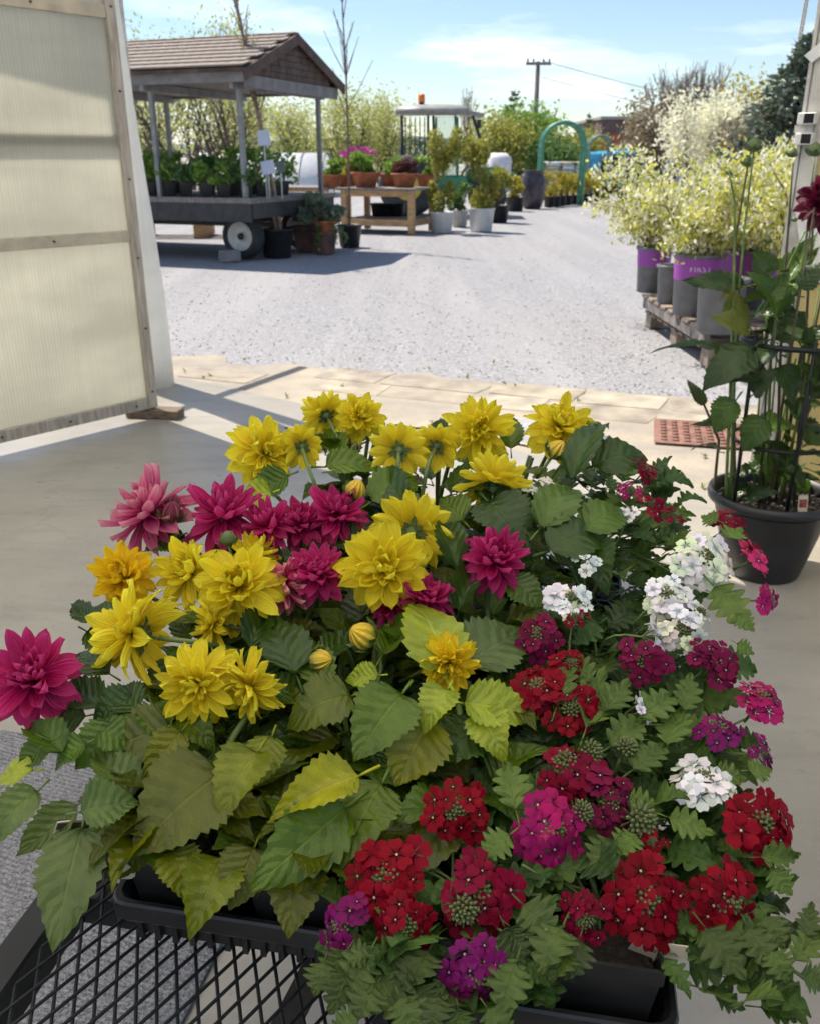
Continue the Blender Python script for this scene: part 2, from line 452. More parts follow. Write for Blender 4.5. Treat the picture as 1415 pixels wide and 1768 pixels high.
# open door leaf on the left
H0 = V((-1.478, 5.05, 0)); H1 = on_z(0, 765, .06); H1.z = 0
LD = (H1 - H0).normalized(); LN = V((0, 0, 1)).cross(LD); LN = LN if LN.dot(V((1, -1, 0))) > 0 else -LN
door = thing('greenhouse_door', 'open greenhouse door leaf of tan ribbed polycarbonate in weathered frame', 'door', H0)
DM = frame(-LN, V((0, 0, 1)), H0)        # local x along the leaf?, y = -LN
if DM.col[0].to_3d().dot(LD) < 0: SGN = -1
else: SGN = 1
def dbox(x0, x1, y0, y1, z0, z1, name, mat, bev=.003):
    lo, hi = sorted((x0 * SGN, x1 * SGN)); ylo, yhi = sorted((-y0, -y1))
    return MB().box((lo, ylo, z0), (hi, yhi, z1), DM, bevel=bev).build(name, mat, door, smooth=False)
WL, TOP, BOT = 2.3, 2.55, .065
panel = new('panel', MB().box((0.03, -.004, BOT + .03) if SGN > 0 else (-WL + .03, -.004, BOT + .03), (WL - .03, .004, TOP - .03) if SGN > 0 else (-.03, .004, TOP - .03)).mesh('panel', m_poly, False), door, DM)
dbox(0, .055, -.02, .028, BOT, TOP, 'stile', m_alu)
dbox(WL - .055, WL, -.02, .028, BOT, TOP, 'stile', m_alu)
dbox(.057, WL - .057, -.02, .026, BOT, BOT + .062, 'bottom_rail', m_alu)
dbox(.057, WL - .057, -.02, .026, TOP - .06, TOP, 'top_rail', m_alu)
m_tanrail = plain('tan_rail', (.46, .40, .30), .55, var=.12, vscale=10)
for z in (.985, 2.045): dbox(.057, WL - .057, .006, .024, z, z + .06, 'rail', m_tanrail)
for z in (1.46,): dbox(.057, WL - .057, -.045, -.006, z, z + .055, 'back_rail', m_alu)
scr = MB().blob((0, 0, 0), (.008, .008, .006), 8, 4).mesh('screw', m_dark)
for x, z in [(.028, z) for z in (.16, .52, .9, 1.3, 1.72, 2.1)] + [(x, BOT + .03) for x in (.14, .55, .93)] + [(.45, 2.075), (.50, 1.015)]:
    y = .029 if x < .05 else .027
    new('screw', scr, door, DM @ Matrix.Translation(V((x * SGN, -y, z))))
# timber block under the leaf
mb = MB().box((-.02, -.05, .0), (.30, .05, .052), frame(V((.15, 1, 0)), V((0, 0, 1)), V((-1.62, 5.06, .002))), bevel=.004)
tag(mb.build('timber_block', plain('old_timber', (.16, .115, .08), .7, var=.3, vscale=14, bump=.4, stretch=(1, 6, 6)), smooth=False), 'dark weathered timber block wedged under the open door', 'wood block')

# white film roll hanging at the left jamb
b0, b1 = on_y(300, 655, 5.82), on_y(205, 0, 5.74)
mb = MB(); N = 14
pts = []; rr = []
for k in range(N + 1):
    t = k / N
    p = b0.lerp(b1, t * 1.35); p.z = .0 + t * 3.05
    r_ = .125 - .045 * t
    pts.append(p - V((r_, 0, 0)) + V((.012 * math.sin(5 * t), 0, 0))); rr.append(r_ * (1 + .06 * math.sin(9 * t)))
mb.tube(pts, rr, 20)
tag(mb.build('film_roll', m_film), 'rolled white plastic film standing at the left door jamb', 'film roll')
mb = MB().box((-.05, -.05, 0), (.05, .05, RZ - .28), frame(NO, V((0, 0, 1)), D0 + V((-.16, .06, 0))))
tag(mb.build('jamb_left', m_alupale, smooth=False), 'left post of the greenhouse doorway', kind='structure')
aw = thing('shadow_arm', 'unseen grey post and arm added behind the open door to cast a diagonal shadow', 'shadow caster', (-2.56, 6.22, 0))  # unseen post and arm, added to throw the diagonal shadow on the ground
MB().tube([V((-2.56, 6.22, 0)), V((-2.56, 6.22, 2.66))], .04, 8).build('post', m_alupale, aw)
MB().tube([V((-2.56, 6.20, 2.63)), V((-1.90, 7.52, 2.63))], .04, 8).build('arm', m_alupale, aw)
# right jamb with latch and panel
J = V((1.452, 3.6, 0))
jr = thing('door_post', 'pale grey metal door post with square latch tubes at right edge', 'door post', J)
JD = E2.copy(); JM = frame(NO, V((0, 0, 1)), J)
MB().box((0, -.03, 0), (.012, .05, RZ - .28), JM).build('edge_flange', m_alupale, jr, smooth=False)
MB().box((.013, -.022, 0), (.075, .045, RZ - .28), JM, bevel=.004).build('post', m_alu if False else m_alupale, jr, smooth=False)
MB().box((.078, -.006, .05), (1.3, .002, RZ - .28), JM).build('panel', polycarb('tan_panel', (.80, .68, .36), .55), jr, smooth=False)
m_white = plain('white_paint', (.72, .72, .70), .4, var=.06, vscale=20)
m_black = plain('black_hole', (.006, .006, .006), .8, var=.05)
for z in (1.448, 1.516):
    MB().box((.0, -.075, z), (.062, -.031, z + .040), JM, bevel=.003).build('latch_tube', m_white, jr, smooth=False)
    MB().box((.024, -.078, z + .004), (.058, -.074, z + .036), JM).build('tube_mouth', m_black, jr, smooth=False)
MB().box((-.012, -.05, 1.489), (.05, -.032, 1.515), JM).build('latch_bar', m_alupale, jr, smooth=False)
mb = MB(); zf = 1.235
mb.add([JM @ V(p) for p in ((.03, -.034, zf), (.22, -.05, zf - .13), (.22, -.04, zf - .30), (.10, -.034, zf - .25), (.03, -.034, zf - .02), (.03, -.024, zf), (.22, -.03, zf - .13), (.22, -.03, zf - .30), (.10, -.026, zf - .25))], [(0, 4, 3, 2, 1), (0, 1, 6, 5), (2, 3, 8, 7), (5, 6, 7, 8)])
mb.build('gusset', m_white, jr, smooth=False)
mb = MB(); mb.add([JM @ V(p) for p in ((-.02, -.034, 1.745), (.12, -.034, 1.86), (.12, -.034, 1.80), (.01, -.034, 1.72), (-.02, -.03, 1.745), (.12, -.03, 1.86))], [(0, 3, 2, 1), (0, 1, 5, 4)])
mb.build('bracket', m_white, jr, smooth=False)
# chain
ch = thing('hanging_chain', 'thin steel chain hanging beside the top of the door post', 'chain', on_y(1388, 40, 3.8))
lk = MB()
lk.tube([V((.008 * math.cos(a), 0, .016 * math.sin(a))) for a in [i * math.pi / 5 for i in range(11)]], .0022, 5, cap=False)
lk = lk.mesh('link', m_alupale)
for k in range(24):
    t = k / 23; p = on_y(1381, 60, 3.8).lerp(on_y(1402, -60, 3.8), t)
    new('link', lk, ch, Matrix.Translation(p) @ Matrix.Rotation(rad(20 + 90 * (k % 2)), 4, 'Z'))
# sill stone at the right jamb foot
mb = MB().box((-.02, -.06, .0), (.9, .08, .05), JM, bevel=.006)
tag(mb.build('sill_board', m_white, smooth=False), 'white painted sill board at foot of the right door post', 'sill')
# ================================================================== yard objects
m_blackp = plain('black_plastic', (.018, .018, .020), .45, var=.25, vscale=12)
m_greyp = plain('grey_plastic', (.135, .14, .15), .42, var=.15, vscale=10)
m_terra = plain('terracotta', (.42, .145, .07), .75, var=.15, vscale=9)
m_terra2 = plain('dusty_clay', (.20, .115, .095), .8, var=.2, vscale=9)
m_soil = plain('potting_soil', (.035, .026, .02), .95, var=.45, vscale=60, bump=1.0, bscale=90)
m_pine = plain('new_pine', (.58, .36, .175), .65, var=.16, vscale=5, bump=.2, stretch=(1, 1, 5))
m_greyw = plain('grey_wood', (.27, .24, .22), .8, var=.22, vscale=6, bump=.4, stretch=(5, 5, 1))
m_shing = plain('cedar_shingle', (.30, .25, .215), .85, var=.28, vscale=7, bump=.6, bscale=30)
m_brown = plain('brown_board', (.115, .075, .06), .8, var=.25, vscale=5, bump=.4)
m_soffit = plain('grey_soffit', (.22, .205, .195), .7, var=.15)
m_galv = plain('galvanised_post', (.27, .27, .27), .5, metal=.3, var=.15)
m_rubber = plain('tyre_rubber', (.04, .043, .046), .8, var=.25)
m_rimw = plain('white_rim', (.66, .65, .61), .5, var=.1)
m_rust = plain('rust', (.17, .10, .06), .8, var=.3)
m_bark = plain('bark', (.13, .10, .082), .9, var=.25, vscale=14, bump=.6)
m_twig = plain('pale_twig', (.22, .16, .13), .85, var=.2, vscale=14)
m_whitep = plain('white_plastic', (.70, .71, .72), .4, var=.07)
f_green = foliage('bright_leaf', (.10, .20, .03), (.22, .36, .06), (.30, .42, .09))
f_mid = foliage('mid_leaf', (.045, .11, .03), (.10, .19, .05), (.16, .25, .07))
f_grey = foliage('silver_leaf', (.10, .15, .11), (.17, .23, .16), (.24, .30, .2))
f_yel = foliage('spring_leaf', (.30, .33, .08), (.44, .45, .14), (.54, .53, .24))
f_pale = foliage('pale_spring_leaf', (.30, .33, .12), (.42, .44, .17), (.55, .55, .28))
f_gold = foliage('golden_leaf', (.30, .24, .03), (.46, .38, .05), (.25, .30, .05))
f_dkgreen = foliage('conifer_leaf', (.05, .085, .035), (.10, .14, .06), (.15, .19, .08), trans=.15)
f_spruce = foliage('spruce_needle', (.06, .09, .065), (.14, .185, .135), (.25, .29, .21), trans=.1)
f_white = foliage('white_blossom', (.62, .60, .48), (.78, .77, .66), (.86, .85, .78), trans=.4)
f_shrub = foliage('variegated_leaf', (.34, .36, .06), (.50, .50, .11), (.62, .60, .24), trans=.45)
f_red = foliage('russet_twigs', (.20, .155, .11), (.27, .21, .14), (.32, .27, .17))
f_purple = foliage('purple_petal', (.30, .02, .20), (.42, .04, .30), (.5, .08, .36))
f_orange = foliage('coral_petal', (.65, .12, .07), (.75, .2, .10), (.7, .16, .1))
f_plum = foliage('plum_leaf', (.06, .02, .03), (.11, .04, .05), (.16, .07, .07))
f_orangey = foliage('orange_green_leaf', (.20, .26, .05), (.32, .33, .07), (.42, .30, .07))

def leaves(mb, center, radii, n, size, up=.3, shell=.5, rr=None, mi=0):
    rr = rr or R
    for _ in range(n):
        while True:
            p = V((rr.uniform(-1, 1), rr.uniform(-1, 1), rr.uniform(-1, 1)))
            if p.length <= 1: break
        if rr.random() < shell and p.length > .05: p = p.normalized() * rr.uniform(.72, 1.05)
        c = V(center) + V((p.x * radii[0], p.y * radii[1], p.z * radii[2]))
        leaf1(mb, c, size * rr.uniform(.6, 1.3), V((p.x, p.y, p.z * .6 + up)), rr, mi)
def leaf1(mb, c, s, d, rr, mi=0):
    d = (d + V((rr.uniform(-1, 1), rr.uniform(-1, 1), rr.uniform(-1, 1))) * .9).normalized()
    a = d.orthogonal().normalized(); a = Matrix.Rotation(rr.uniform(0, 6.28), 3, d) @ a
    w = d.cross(a)
    mb.add([c - d * s * .5, c + w * s * .28 + a * s * .06, c + d * s * .6, c - w * s * .28 + a * s * .06], [(0, 1, 2, 3)], None, mi)

def branches(mb, tips, p, d, L, r, lvl, rr, spread=.6, up=.25, kids=(2, 4), segs=3, minr=.004, mi=0):
    pts, rad_ = [p], [r]
    q = p.copy(); dd = d.copy()
    for i in range(segs):
        dd = (dd + V((rr.uniform(-1, 1), rr.uniform(-1, 1), rr.uniform(-.6, .9))) * .16 + V((0, 0, up * .12))).normalized()
        q = q + dd * (L / segs); pts.append(q.copy()); rad_.append(max(minr, r * (1 - .45 * (i + 1) / segs)))
    mb.tube(pts, rad_, 5 if r > .02 else 3, mi, cap=False)
    if lvl <= 0:
        tips += [(pts[-1], dd), (pts[-2], dd)]; return
    for k in range(rr.randint(*kids)):
        t = rr.randint(1, segs)
        nd = (dd + V((rr.uniform(-1, 1), rr.uniform(-1, 1), rr.uniform(-.5, .8) + up)) * spread).normalized()
        branches(mb, tips, pts[t], nd, L * rr.uniform(.55, .8), max(minr, rad_[t] * .6), lvl - 1, rr, spread, up, kids, segs, minr, mi)
    branches(mb, tips, pts[-1], dd, L * .7, max(minr, rad_[-1] * .85), lvl - 1, rr, spread, up, kids, segs, minr, mi)

def tree(name, label, base, h, seed, mat_leaf=None, nl=6, ls=.1, lr=.35, lvl=3, spread=.6, up=.25, r=.1, trunks=1, bark=None, group=None, lean=(0, 0), kids=(2, 4), trunk_frac=.32, minr=.006):
    rr = random.Random(seed)
    o = thing(name, label, 'tree', base, group)
    mb = MB(); tips = []
    for k in range(trunks):
        a = rr.uniform(0, 6.28); off = V((math.cos(a), math.sin(a), 0)) * (.0 if trunks == 1 else .25)
        d = V((lean[0] + off.x * 1.1, lean[1] + off.y * 1.1, 1)).normalized()
        branches(mb, tips, V(base) + off, d, h * trunk_frac, r, lvl, rr, spread, up, kids, minr=minr)
    zm = max(p.z for p, _ in tips); k = (base[2] + h) / zm if zm > 0 else 1
    mb.v = [(base[0] + (x - base[0]) * k, base[1] + (y - base[1]) * k, base[2] + (z - base[2]) * k) for x, y, z in mb.v]
    mb.build('trunk', bark or m_bark, o)
    if mat_leaf:
        lb = MB()
        for p, d in tips:
            p = V(base) + (p - V(base)) * k
            for _ in range(nl):
                c = p + V((rr.gauss(0, 1), rr.gauss(0, 1), rr.gauss(0, .8))) * lr
                leaf1(lb, c, ls * rr.uniform(.6, 1.3), V((0, 0, .3)), rr)
        tag(lb.build('crown', mat_leaf, o, smooth=False), kind='stuff')
    return o

def pot_prof(r0, r1, h, lip=.012, wall=.01):
    return [(r0 * .96, 0), (r0, .005), (r1 * .985, h - lip * 2.2), (r1, h - lip * 2.1), (r1 + lip, h - lip * 2), (r1 + lip * 1.1, h), (r1 - wall * .3, h), (r1 - wall, h - .02), (r1 - wall * 1.5, h * .8)]
def pot(parent, p, r0, r1, h, mat, name='pot', lip=.012, n=24, soil=True):
    M_ = Matrix.Translation(V(p))
    o = new(name, MB().lathe(pot_prof(r0, r1, h, lip), n, close=True).mesh(name, mat), parent, M_)
    if soil:
        new('soil', MB().lathe([(r1 * .97, h * .86), (r1 * .5, h * .88), (.001, h * .89)], n).mesh('soil', m_soil), parent, M_)
    return o
def shrub(parent, p, rx, rz, mat, n, ls, stems=5, name='foliage', seed=0, up=.4, base_r=.05, shell=.35, ry=None):
    rr = random.Random(seed)
    c = V(p) + V((0, 0, rz)); ry = ry or rx
    sb = MB()
    for k in range(stems):
        a = rr.uniform(0, 6.28); t = V((math.cos(a) * rx * .6, math.sin(a) * ry * .6, rz * rr.uniform(.8, 1.6)))
        sb.tube([V(p) + t * .0 + V((math.cos(a), math.sin(a), 0)) * base_r * .4, V(p) + V((t.x * .35, t.y * .35, t.z * .5)), V(p) + t], [.010, .008, .004], 4)
    sb.build('stem', m_twig, parent)
    lb = MB()
    # leafy clumps with gaps between them
    ncl = 9
    cl = []
    for k in range(ncl):
        a = rr.uniform(0, 6.28); q = rr.uniform(.15, .85); z = rr.uniform(-.75, .9)
        cl.append((c + V((math.cos(a) * rx * q, math.sin(a) * ry * q, z * rz)), rr.uniform(.3, .5)))
    for cc, f in cl: leaves(lb, cc, (rx * f, ry * f, rz * f * .9), n // ncl, ls, up, shell, rr)
    return tag(lb.build(name, mat, parent, smooth=False), kind='stuff')

# ---------------------------------------------------------------- covered wagon
WA, WB = V((-.932, .362, 0)).normalized(), V((.362, .932, 0)).normalized()
W0 = V((-2.34, 13.5, 0))
wag = thing('covered_wagon', 'black flatbed farm wagon under a shingled gable roof, full of potted plants', 'wagon', W0)
WMX = Matrix.Identity(4)
for r_ in range(3): WMX[r_][0], WMX[r_][1], WMX[r_][3] = WA[r_], WB[r_], W0[r_]
WMX[2][2] = 1
# (local: x to the left along the bed, y away from the camera; left-handed is avoided by flipping x)
WMX[0][0], WMX[1][0] = -WA.x, -WA.y      # local x now points right, towards the gable
def wbox(mb, s0, s1, b0, b1, z0, z1, bev=0): return mb.box((-s1, b0, z0), (-s0, b1, z1), WMX, bevel=bev)
DZ = .86; SL = 4.45
deck = wbox(MB(), -.18, SL, -.16, 2.56, DZ - .05, DZ).build('deck', m_greyw, wag, smooth=False)
k = 0.0
plank = wbox(MB(), -.2, SL, 0, .20, 0, .016)
for i in range(13):
    wbox(MB(), -.2, SL, -.17 + i * .211, -.17 + i * .211 + .205, DZ + .001, DZ + .02).build('plank', m_greyw, deck, smooth=False)
wbox(MB(), -.16, SL, -.17, -.12, DZ - .30, DZ - .052).build('side_rail', m_dark, wag, smooth=False)
wbox(MB(), -.16, SL, 2.5, 2.55, DZ - .30, DZ - .052).build('side_rail', m_dark, wag, smooth=False)
wbox(MB(), -.17, -.12, -.11, 2.49, DZ - .26, DZ - .052).build('end_rail', m_dark, wag, smooth=False)
for b_ in (.7, 1.7): wbox(MB(), -.1, SL, b_, b_ + .12, DZ - .34, DZ - .06).build('chassis_beam', m_dark, wag, smooth=False)
for s_ in (.26, 3.75):
    MB().tube([WMX @ V((-s_, .2, .33)), WMX @ V((-s_, 2.2, .33))], .05, 8).build('axle', m_dark, wag)
wbox(MB(), .1, 3.9, 1.16, 1.24, .40, .48).build('drawbar', m_dark, wag, smooth=False)
posts = [(0, 0), (1.45, 0), (2.9, 0), (4.3, 0), (0, 2.4), (1.45, 2.4), (2.9, 2.4), (4.3, 2.4)]
for s_, b_ in posts:
    wbox(MB(), s_ - .032, s_ + .032, b_ - .032, b_ + .032, DZ, 2.5).build('post', m_galv, wag, smooth=False)
ZE, ZR = 2.53, 3.06; YM = 1.2; OV = .32
Y0, Y1 = -OV, 2.4 + OV
roof = MB()
S0, S1 = -.30, SL + .3
def wp(s, b, z): return WMX @ V((-s, b, z))
for (ya, yb) in ((Y0, YM), (Y1, YM)):
    th = .05
    roof.add([wp(S0, ya, ZE), wp(S1, ya, ZE), wp(S1, yb, ZR), wp(S0, yb, ZR), wp(S0, ya, ZE - th), wp(S1, ya, ZE - th), wp(S1, yb, ZR - th), wp(S0, yb, ZR - th)], [(0, 1, 2, 3), (4, 7, 6, 5), (0, 4, 5, 1), (0, 3, 7, 4), (1, 5, 6, 2)])
roof = roof.build('roof', m_brown, wag, smooth=False)
wbox(MB(), S0 + .06, S1, Y0 + .06, Y0 + .10, ZE - .17, ZE - .02).build('fascia', m_soffit, wag, smooth=False)
wbox(MB(), S0 + .06, S1, Y1 - .10, Y1 - .06, ZE - .17, ZE - .02).build('fascia', m_soffit, wag, smooth=False)
wbox(MB(), S0 + .10, S1, Y0 + .11, Y1 - .11, ZE - .13, ZE - .09).build('ceiling_boards', m_soffit, wag, smooth=False)
for s_ in (0, 1.45, 2.9, 4.3): wbox(MB(), s_ - .03, s_ + .03, Y0 + .12, Y1 - .12, ZE - .24, ZE - .14).build('cross_beam', m_galv, wag, smooth=False)
wbox(MB(), S0 + .04, S0 + .09, Y0 + .12, Y1 - .12, ZE - .24, ZE - .08).build('end_beam', m_soffit, wag, smooth=False)
# shingles, front slope one by one
sl = V((0, YM - Y0, ZR - ZE)); SLN = sl.length; sdir = sl.normalized(); snor = V((0, -sdir.z, sdir.y))
rows, cols = 8, 30
shm = []
for k in range(4):
    rr = random.Random(k)
    mb = MB(); w, l = .5 * (S1 - S0) / cols * .96, SLN / rows * 1.22
    mb.add([(-w, 0, .0), (w, 0, .0), (w, l, -.012), (-w, l, -.012), (-w, rr.uniform(-.01, .01), .022), (w, rr.uniform(-.01, .01), .022), (w, l, .003), (-w, l, .003)], [(4, 5, 6, 7), (0, 1, 5, 4), (1, 2, 6, 5), (3, 0, 4, 7)])
    shm.append(mb.mesh('shingle', m_shing, False))
fr = Matrix.Identity(4)
for r_ in range(3): fr[r_][0], fr[r_][1], fr[r_][2] = (1, 0, 0)[r_], sdir[r_], snor[r_]
for i in range(rows):
    for j in range(cols):
        s_ = S0 + (j + .5 + (.5 if i % 2 else 0)) * (S1 - S0) / cols
        if s_ > S1: continue
        loc = V((-s_, Y0 - .03, ZE)) + sdir * (i * SLN / rows) + snor * .014
        new('shingle', R.choice(shm), roof, WMX @ Matrix.Translation(loc) @ fr @ Matrix.Rotation(R.uniform(-.02, .02), 4, 'Z'))
ridge_cap = MB().box((-.10, -.07, 0), (.10, .07, .035), bevel=.01).mesh('ridge_cap', plain('ridge_shingle', (.30, .245, .20), .85, var=.3), False)
for j in range(27): new('ridge_cap', ridge_cap, roof, WMX @ Matrix.Translation(V((-(S0 + .09 + j * .19), YM, ZR + .004))) @ Matrix.Rotation(R.uniform(-.05, .05), 4, 'Y'))
# gable: boards
gb = MB()
gb.add([wp(S0 + .10, Y0 + .16, ZE - .08), wp(S0 + .10, Y1 - .16, ZE - .08), wp(S0 + .10, YM, ZR - .08)], [(0, 1, 2)])
gab = gb.build('gable', m_brown, wag, smooth=False)
for i in range(6):
    z0 = ZE - .07 + i * .085; f0 = (z0 - ZE) / (ZR - ZE); hw = (YM - Y0 - .14) * (1 - max(0, f0) - .14)
    if hw < .1: break
    nb = max(2, int(hw / .22))
    for q in range(nb):
        y0 = YM - hw + 2 * hw * q / nb; wbox(MB(), S0 + .07, S0 + .098, y0 + .006, y0 + 2 * hw / nb - .006, z0, z0 + .079).build('gable_board', m_brown, gab, smooth=False)
for sgn, ya in ((1, Y0 - .02), (-1, Y1 + .02)):
    mb = MB(); q0, q1 = V((0, ya, ZE - .02)), V((0, YM, ZR + .02)); dn = V((0, 0, -.14))
    vs = [WMX @ (p + V((-(S0 - x), 0, 0))) for x in (.03, .0) for p in (q0, q1, q1 + dn, q0 + dn)]
    mb.add(vs, [(0, 1, 2, 3), (4, 7, 6, 5), (0, 4, 5, 1), (3, 2, 6, 7), (0, 3, 7, 4)]); mb.build('bargeboard', m_brown, wag, smooth=False)
# wheels
tyre = MB().lathe([(.19, -.10), (.24, -.115), (.30, -.10), (.325, -.06), (.33, 0), (.325, .06), (.30, .10), (.24, .115), (.19, .10)], 32).mesh('tyre', m_rubber)
rim = MB().lathe([(.001, -.05), (.05, -.055), (.06, -.05), (.075, -.02), (.13, -.03), (.165, -.07), (.19, -.10), (.205, -.108), (.20, .1)], 28).mesh('rim', m_rimw)
hub = MB().lathe([(.001, -.085), (.035, -.08), (.045, -.055), (.07, -.035), (.072, .0)], 16).mesh('hub', m_rust)
for s_, b_ in ((.26, .30), (3.75, .30), (.26, 2.1), (3.75, 2.1)):
    M_ = WMX @ Matrix.Translation(V((-s_, b_, .33))) @ Matrix.Rotation(rad(-90), 4, 'X')
    wh = new('wheel', MB().lathe([(.15, -.04), (.15, .04)], 20).mesh('wheel_core', m_dark), wag, M_)
    new('tyre', tyre, wh, M_); new('rim', rim, wh, M_); new('hub', hub, wh, M_)
# concrete block chocking the wheel
tag(MB().box((0, -.09, 0), (.3, .09, .16), Matrix.Translation(on_z(380, 452)) @ Matrix.Rotation(.3, 4, 'Z'), bevel=.01).build('concrete_block', plain('grey_block', (.24, .23, .235), .9), smooth=False), 'grey concrete block chocked against the wagon wheel', 'block')
# pallets lying under/behind the wagon
pz = thing('wooden_pallet', 'new pine pallet lying in sun behind the wagon', 'pallet', (-4.2, 18.2, 0))
for k in range(5): MB().box((-1.3, -.5 + k * .24, .30), (1.3, -.36 + k * .24, .33), Matrix.Translation(V((-4.0, 18.2, 0)))).build('board', m_pine, pz, smooth=False)
for k in range(3): MB().box((-1.3 + k * 1.2, -.5, .0), (-1.12 + k * 1.2, .6, .299), Matrix.Translation(V((-4.0, 18.2, 0)))).build('bearer', m_pine, pz, smooth=False)

# plants on the wagon
def pick(l): return l[R.randrange(len(l))]
pcol = [f_green, f_mid, f_green, f_grey, f_green, f_mid]
pname = {0: 'bright green', 1: 'mid green', 2: 'bright green', 3: 'silvery', 4: 'bright green', 5: 'mid green'}
sqpot = MB().lathe([(.10, 0), (.13, .17), (.145, .172), (.145, .2), (.125, .2), (.12, .17)], 4, Matrix.Rotation(rad(45), 4, 'Z'), close=True).mesh('pot', m_blackp, False)
cnt = 0
ordp = ('first', 'second', 'third', 'fourth', 'fifth', 'sixth', 'seventh', 'eighth', 'ninth', 'tenth', 'eleventh', 'twelfth', 'thirteenth', 'fourteenth')
for row, b_ in enumerate((.12, .62, 1.25)):
    for j in range(13 if row == 0 else 9):
        s_ = .12 + j * (.315 if row == 0 else .46) + R.uniform(-.04, .04)
        if any(abs(s_ - ps) < .1 and abs(b_ - pb) < .12 for ps, pb in posts): s_ += .12
        p = WMX @ V((-s_, b_ + R.uniform(-.03, .03), DZ + .022)); ci = R.randrange(6) if row == 0 else R.choice((0, 1, 2, 4))
        o = thing('potted_perennial', '%s perennial in black pot, %s from wagon gable in the %s row' % (pname[ci], ordp[j], ('front', 'middle', 'rear')[row]), 'potted plant', p, 'perennials on the wagon bed')
        new('pot', sqpot, o, Matrix.Translation(p) @ Matrix.Rotation(R.uniform(-.1, .1) + .37, 4, 'Z'))
        hh = R.uniform(.11, .19) + row * .05
        shrub(o, p + V((0, 0, .15)), .21 + row * .03, hh, pcol[ci], 260, .085, 3, seed=cnt); cnt += 1

# ---------------------------------------------------------------- signs on the wagon end
m_sign = plain('pale_blue_card', (.50, .56, .68), .5, var=.05)
for px, py, w, h, mt, lab in ((456, 238, .17, .20, m_sign, 'pale blue card sign on a stake, upper one at the wagon corner'), (463, 289, .19, .18, m_sign, 'pale blue card sign low at the wagon corner'), (485, 288, .12, .15, plain('slate_card', (.09, .12, .12), .6), 'small dark slate sign beside the low blue card')):
    p = on_y(px, py, 13.62)
    o = thing('plant_sign', lab, 'sign', V((p.x, p.y, DZ)))
    MB().box((-w / 2, -.008, -h / 2), (w / 2, .008, h / 2), Matrix.Translation(p) @ Matrix.Rotation(R.uniform(-.2, .2), 4, 'Y')).build('card', mt, o, smooth=False)
    MB().tube([V((p.x, p.y + .012, DZ + .01)), V((p.x, p.y + .012, p.z + .03))], .009, 5).build('stake', m_whitep, o)

# ---------------------------------------------------------------- saplings in pots
m_pinkbark = plain('pinkish_bark', (.36, .25, .20), .8, var=.2, vscale=14)
def sapling(name, label, base_px, h, seed, pr, ph, lean, leafmat, nl, stems, potmat=m_blackp, groupn=None, nb=26, bl=.8, y=None):
    b = on_z(*base_px); rr = random.Random(seed)
    b = b + V((0, pr, 0))
    o = thing(name, label, 'sapling', b)
    pot(o, b, pr * .78, pr, ph, potmat)
    mb, lb = MB(), MB()
    for k in range(stems):
        top = b + V((lean[0] + k * .12, lean[1], h * (1 - .15 * k))); st = b + V((.04 * k, 0, ph * .85))
        pts = [st.lerp(top, t) + V((.03 * math.sin(4 * t + k), 0, 0)) for t in [i / 8 for i in range(9)]]
        mb2 = MB().tube(pts, [(.034 if stems > 1 else .022) - .017 * i / 8 for i in range(9)], 6)
        mb2.build('stem', m_pinkbark if stems > 1 else m_twig, o)
        for q in range(nb):
            t = rr.uniform(.35, .98); i = min(7, int(t * 8)); p = pts[i].lerp(pts[i + 1], t * 8 - i)
            d = V((rr.uniform(-1, 1), rr.uniform(-1, 1), rr.uniform(1.2, 2.8))).normalized()
            L = bl * (1.15 - t) * rr.uniform(.6, 1.3) + .12
            e = p + d * L; mid_ = p.lerp(e, .5) + V((0, 0, -.02))
            mb.tube([p, mid_, e], [.009, .007, .005], 3, cap=False)
            for _ in range(nl):
                c = p.lerp(e, rr.uniform(.3, 1.05)) + V((rr.gauss(0, .03), rr.gauss(0, .03), rr.gauss(0, .03)))
                leaf1(lb, c, rr.uniform(.03, .06), d, rr)
    mb.build('twigs', m_twig, o)
    if leafmat and lb.v: tag(lb.build('foliage', leafmat, o, smooth=False), kind='stuff')
    return o
sapling('young_tree', 'two stemmed young tree leafing out in black pot beside the wagon wheel', (476, 447), 4.4, 3, .26, .42, (-.52, .0), f_pale, 5, 2, nb=22, bl=.55)
sapling('young_tree', 'tall slim bare young tree in black pot behind clay pot', (603, 428), 5.0, 8, .21, .36, (-.05, 0), None, 0, 1, nb=46, bl=.75)

# clay pot with trailing grey-green plant, stacked on another
b = on_z(562, 438); o = thing('trailing_plant_pot', 'clay pot of trailing grey green foliage standing on a taller dusty pot', 'potted plant', b)
pot(o, b, .15, .19, .33, m_terra2, 'lower_pot'); pot(o, b + V((0, 0, .31)), .13, .19, .19, m_terra)
shrub(o, b + V((-.08, 0, .48)), .33, .22, f_grey, 900, .10, 7, seed=5, up=-.1); 
lb = MB(); rr = random.Random(4)
for k in range(9):
    a = rr.uniform(0, 6.28); q = b + V((math.cos(a) * .22, math.sin(a) * .2, .5))
    for i in range(16): leaf1(lb, q + V((math.cos(a) * .01 * i, 0, -.03 * i * rr.uniform(.5, 1))), .07, V((0, 0, -1)), rr)
lb.build('trailing_foliage', f_mid, o, smooth=False)
b = on_z(528, 436); o = thing('leaning_clay_pot', 'brown clay pot half hidden behind the trailing plant', 'pot', b); pot(o, b + V((-.0, .2, 0)), .17, .22, .40, m_terra2)
shrub(o, b + V((0, .2, .42)), .3, .18, f_grey, 400, .09, 4, seed=15)
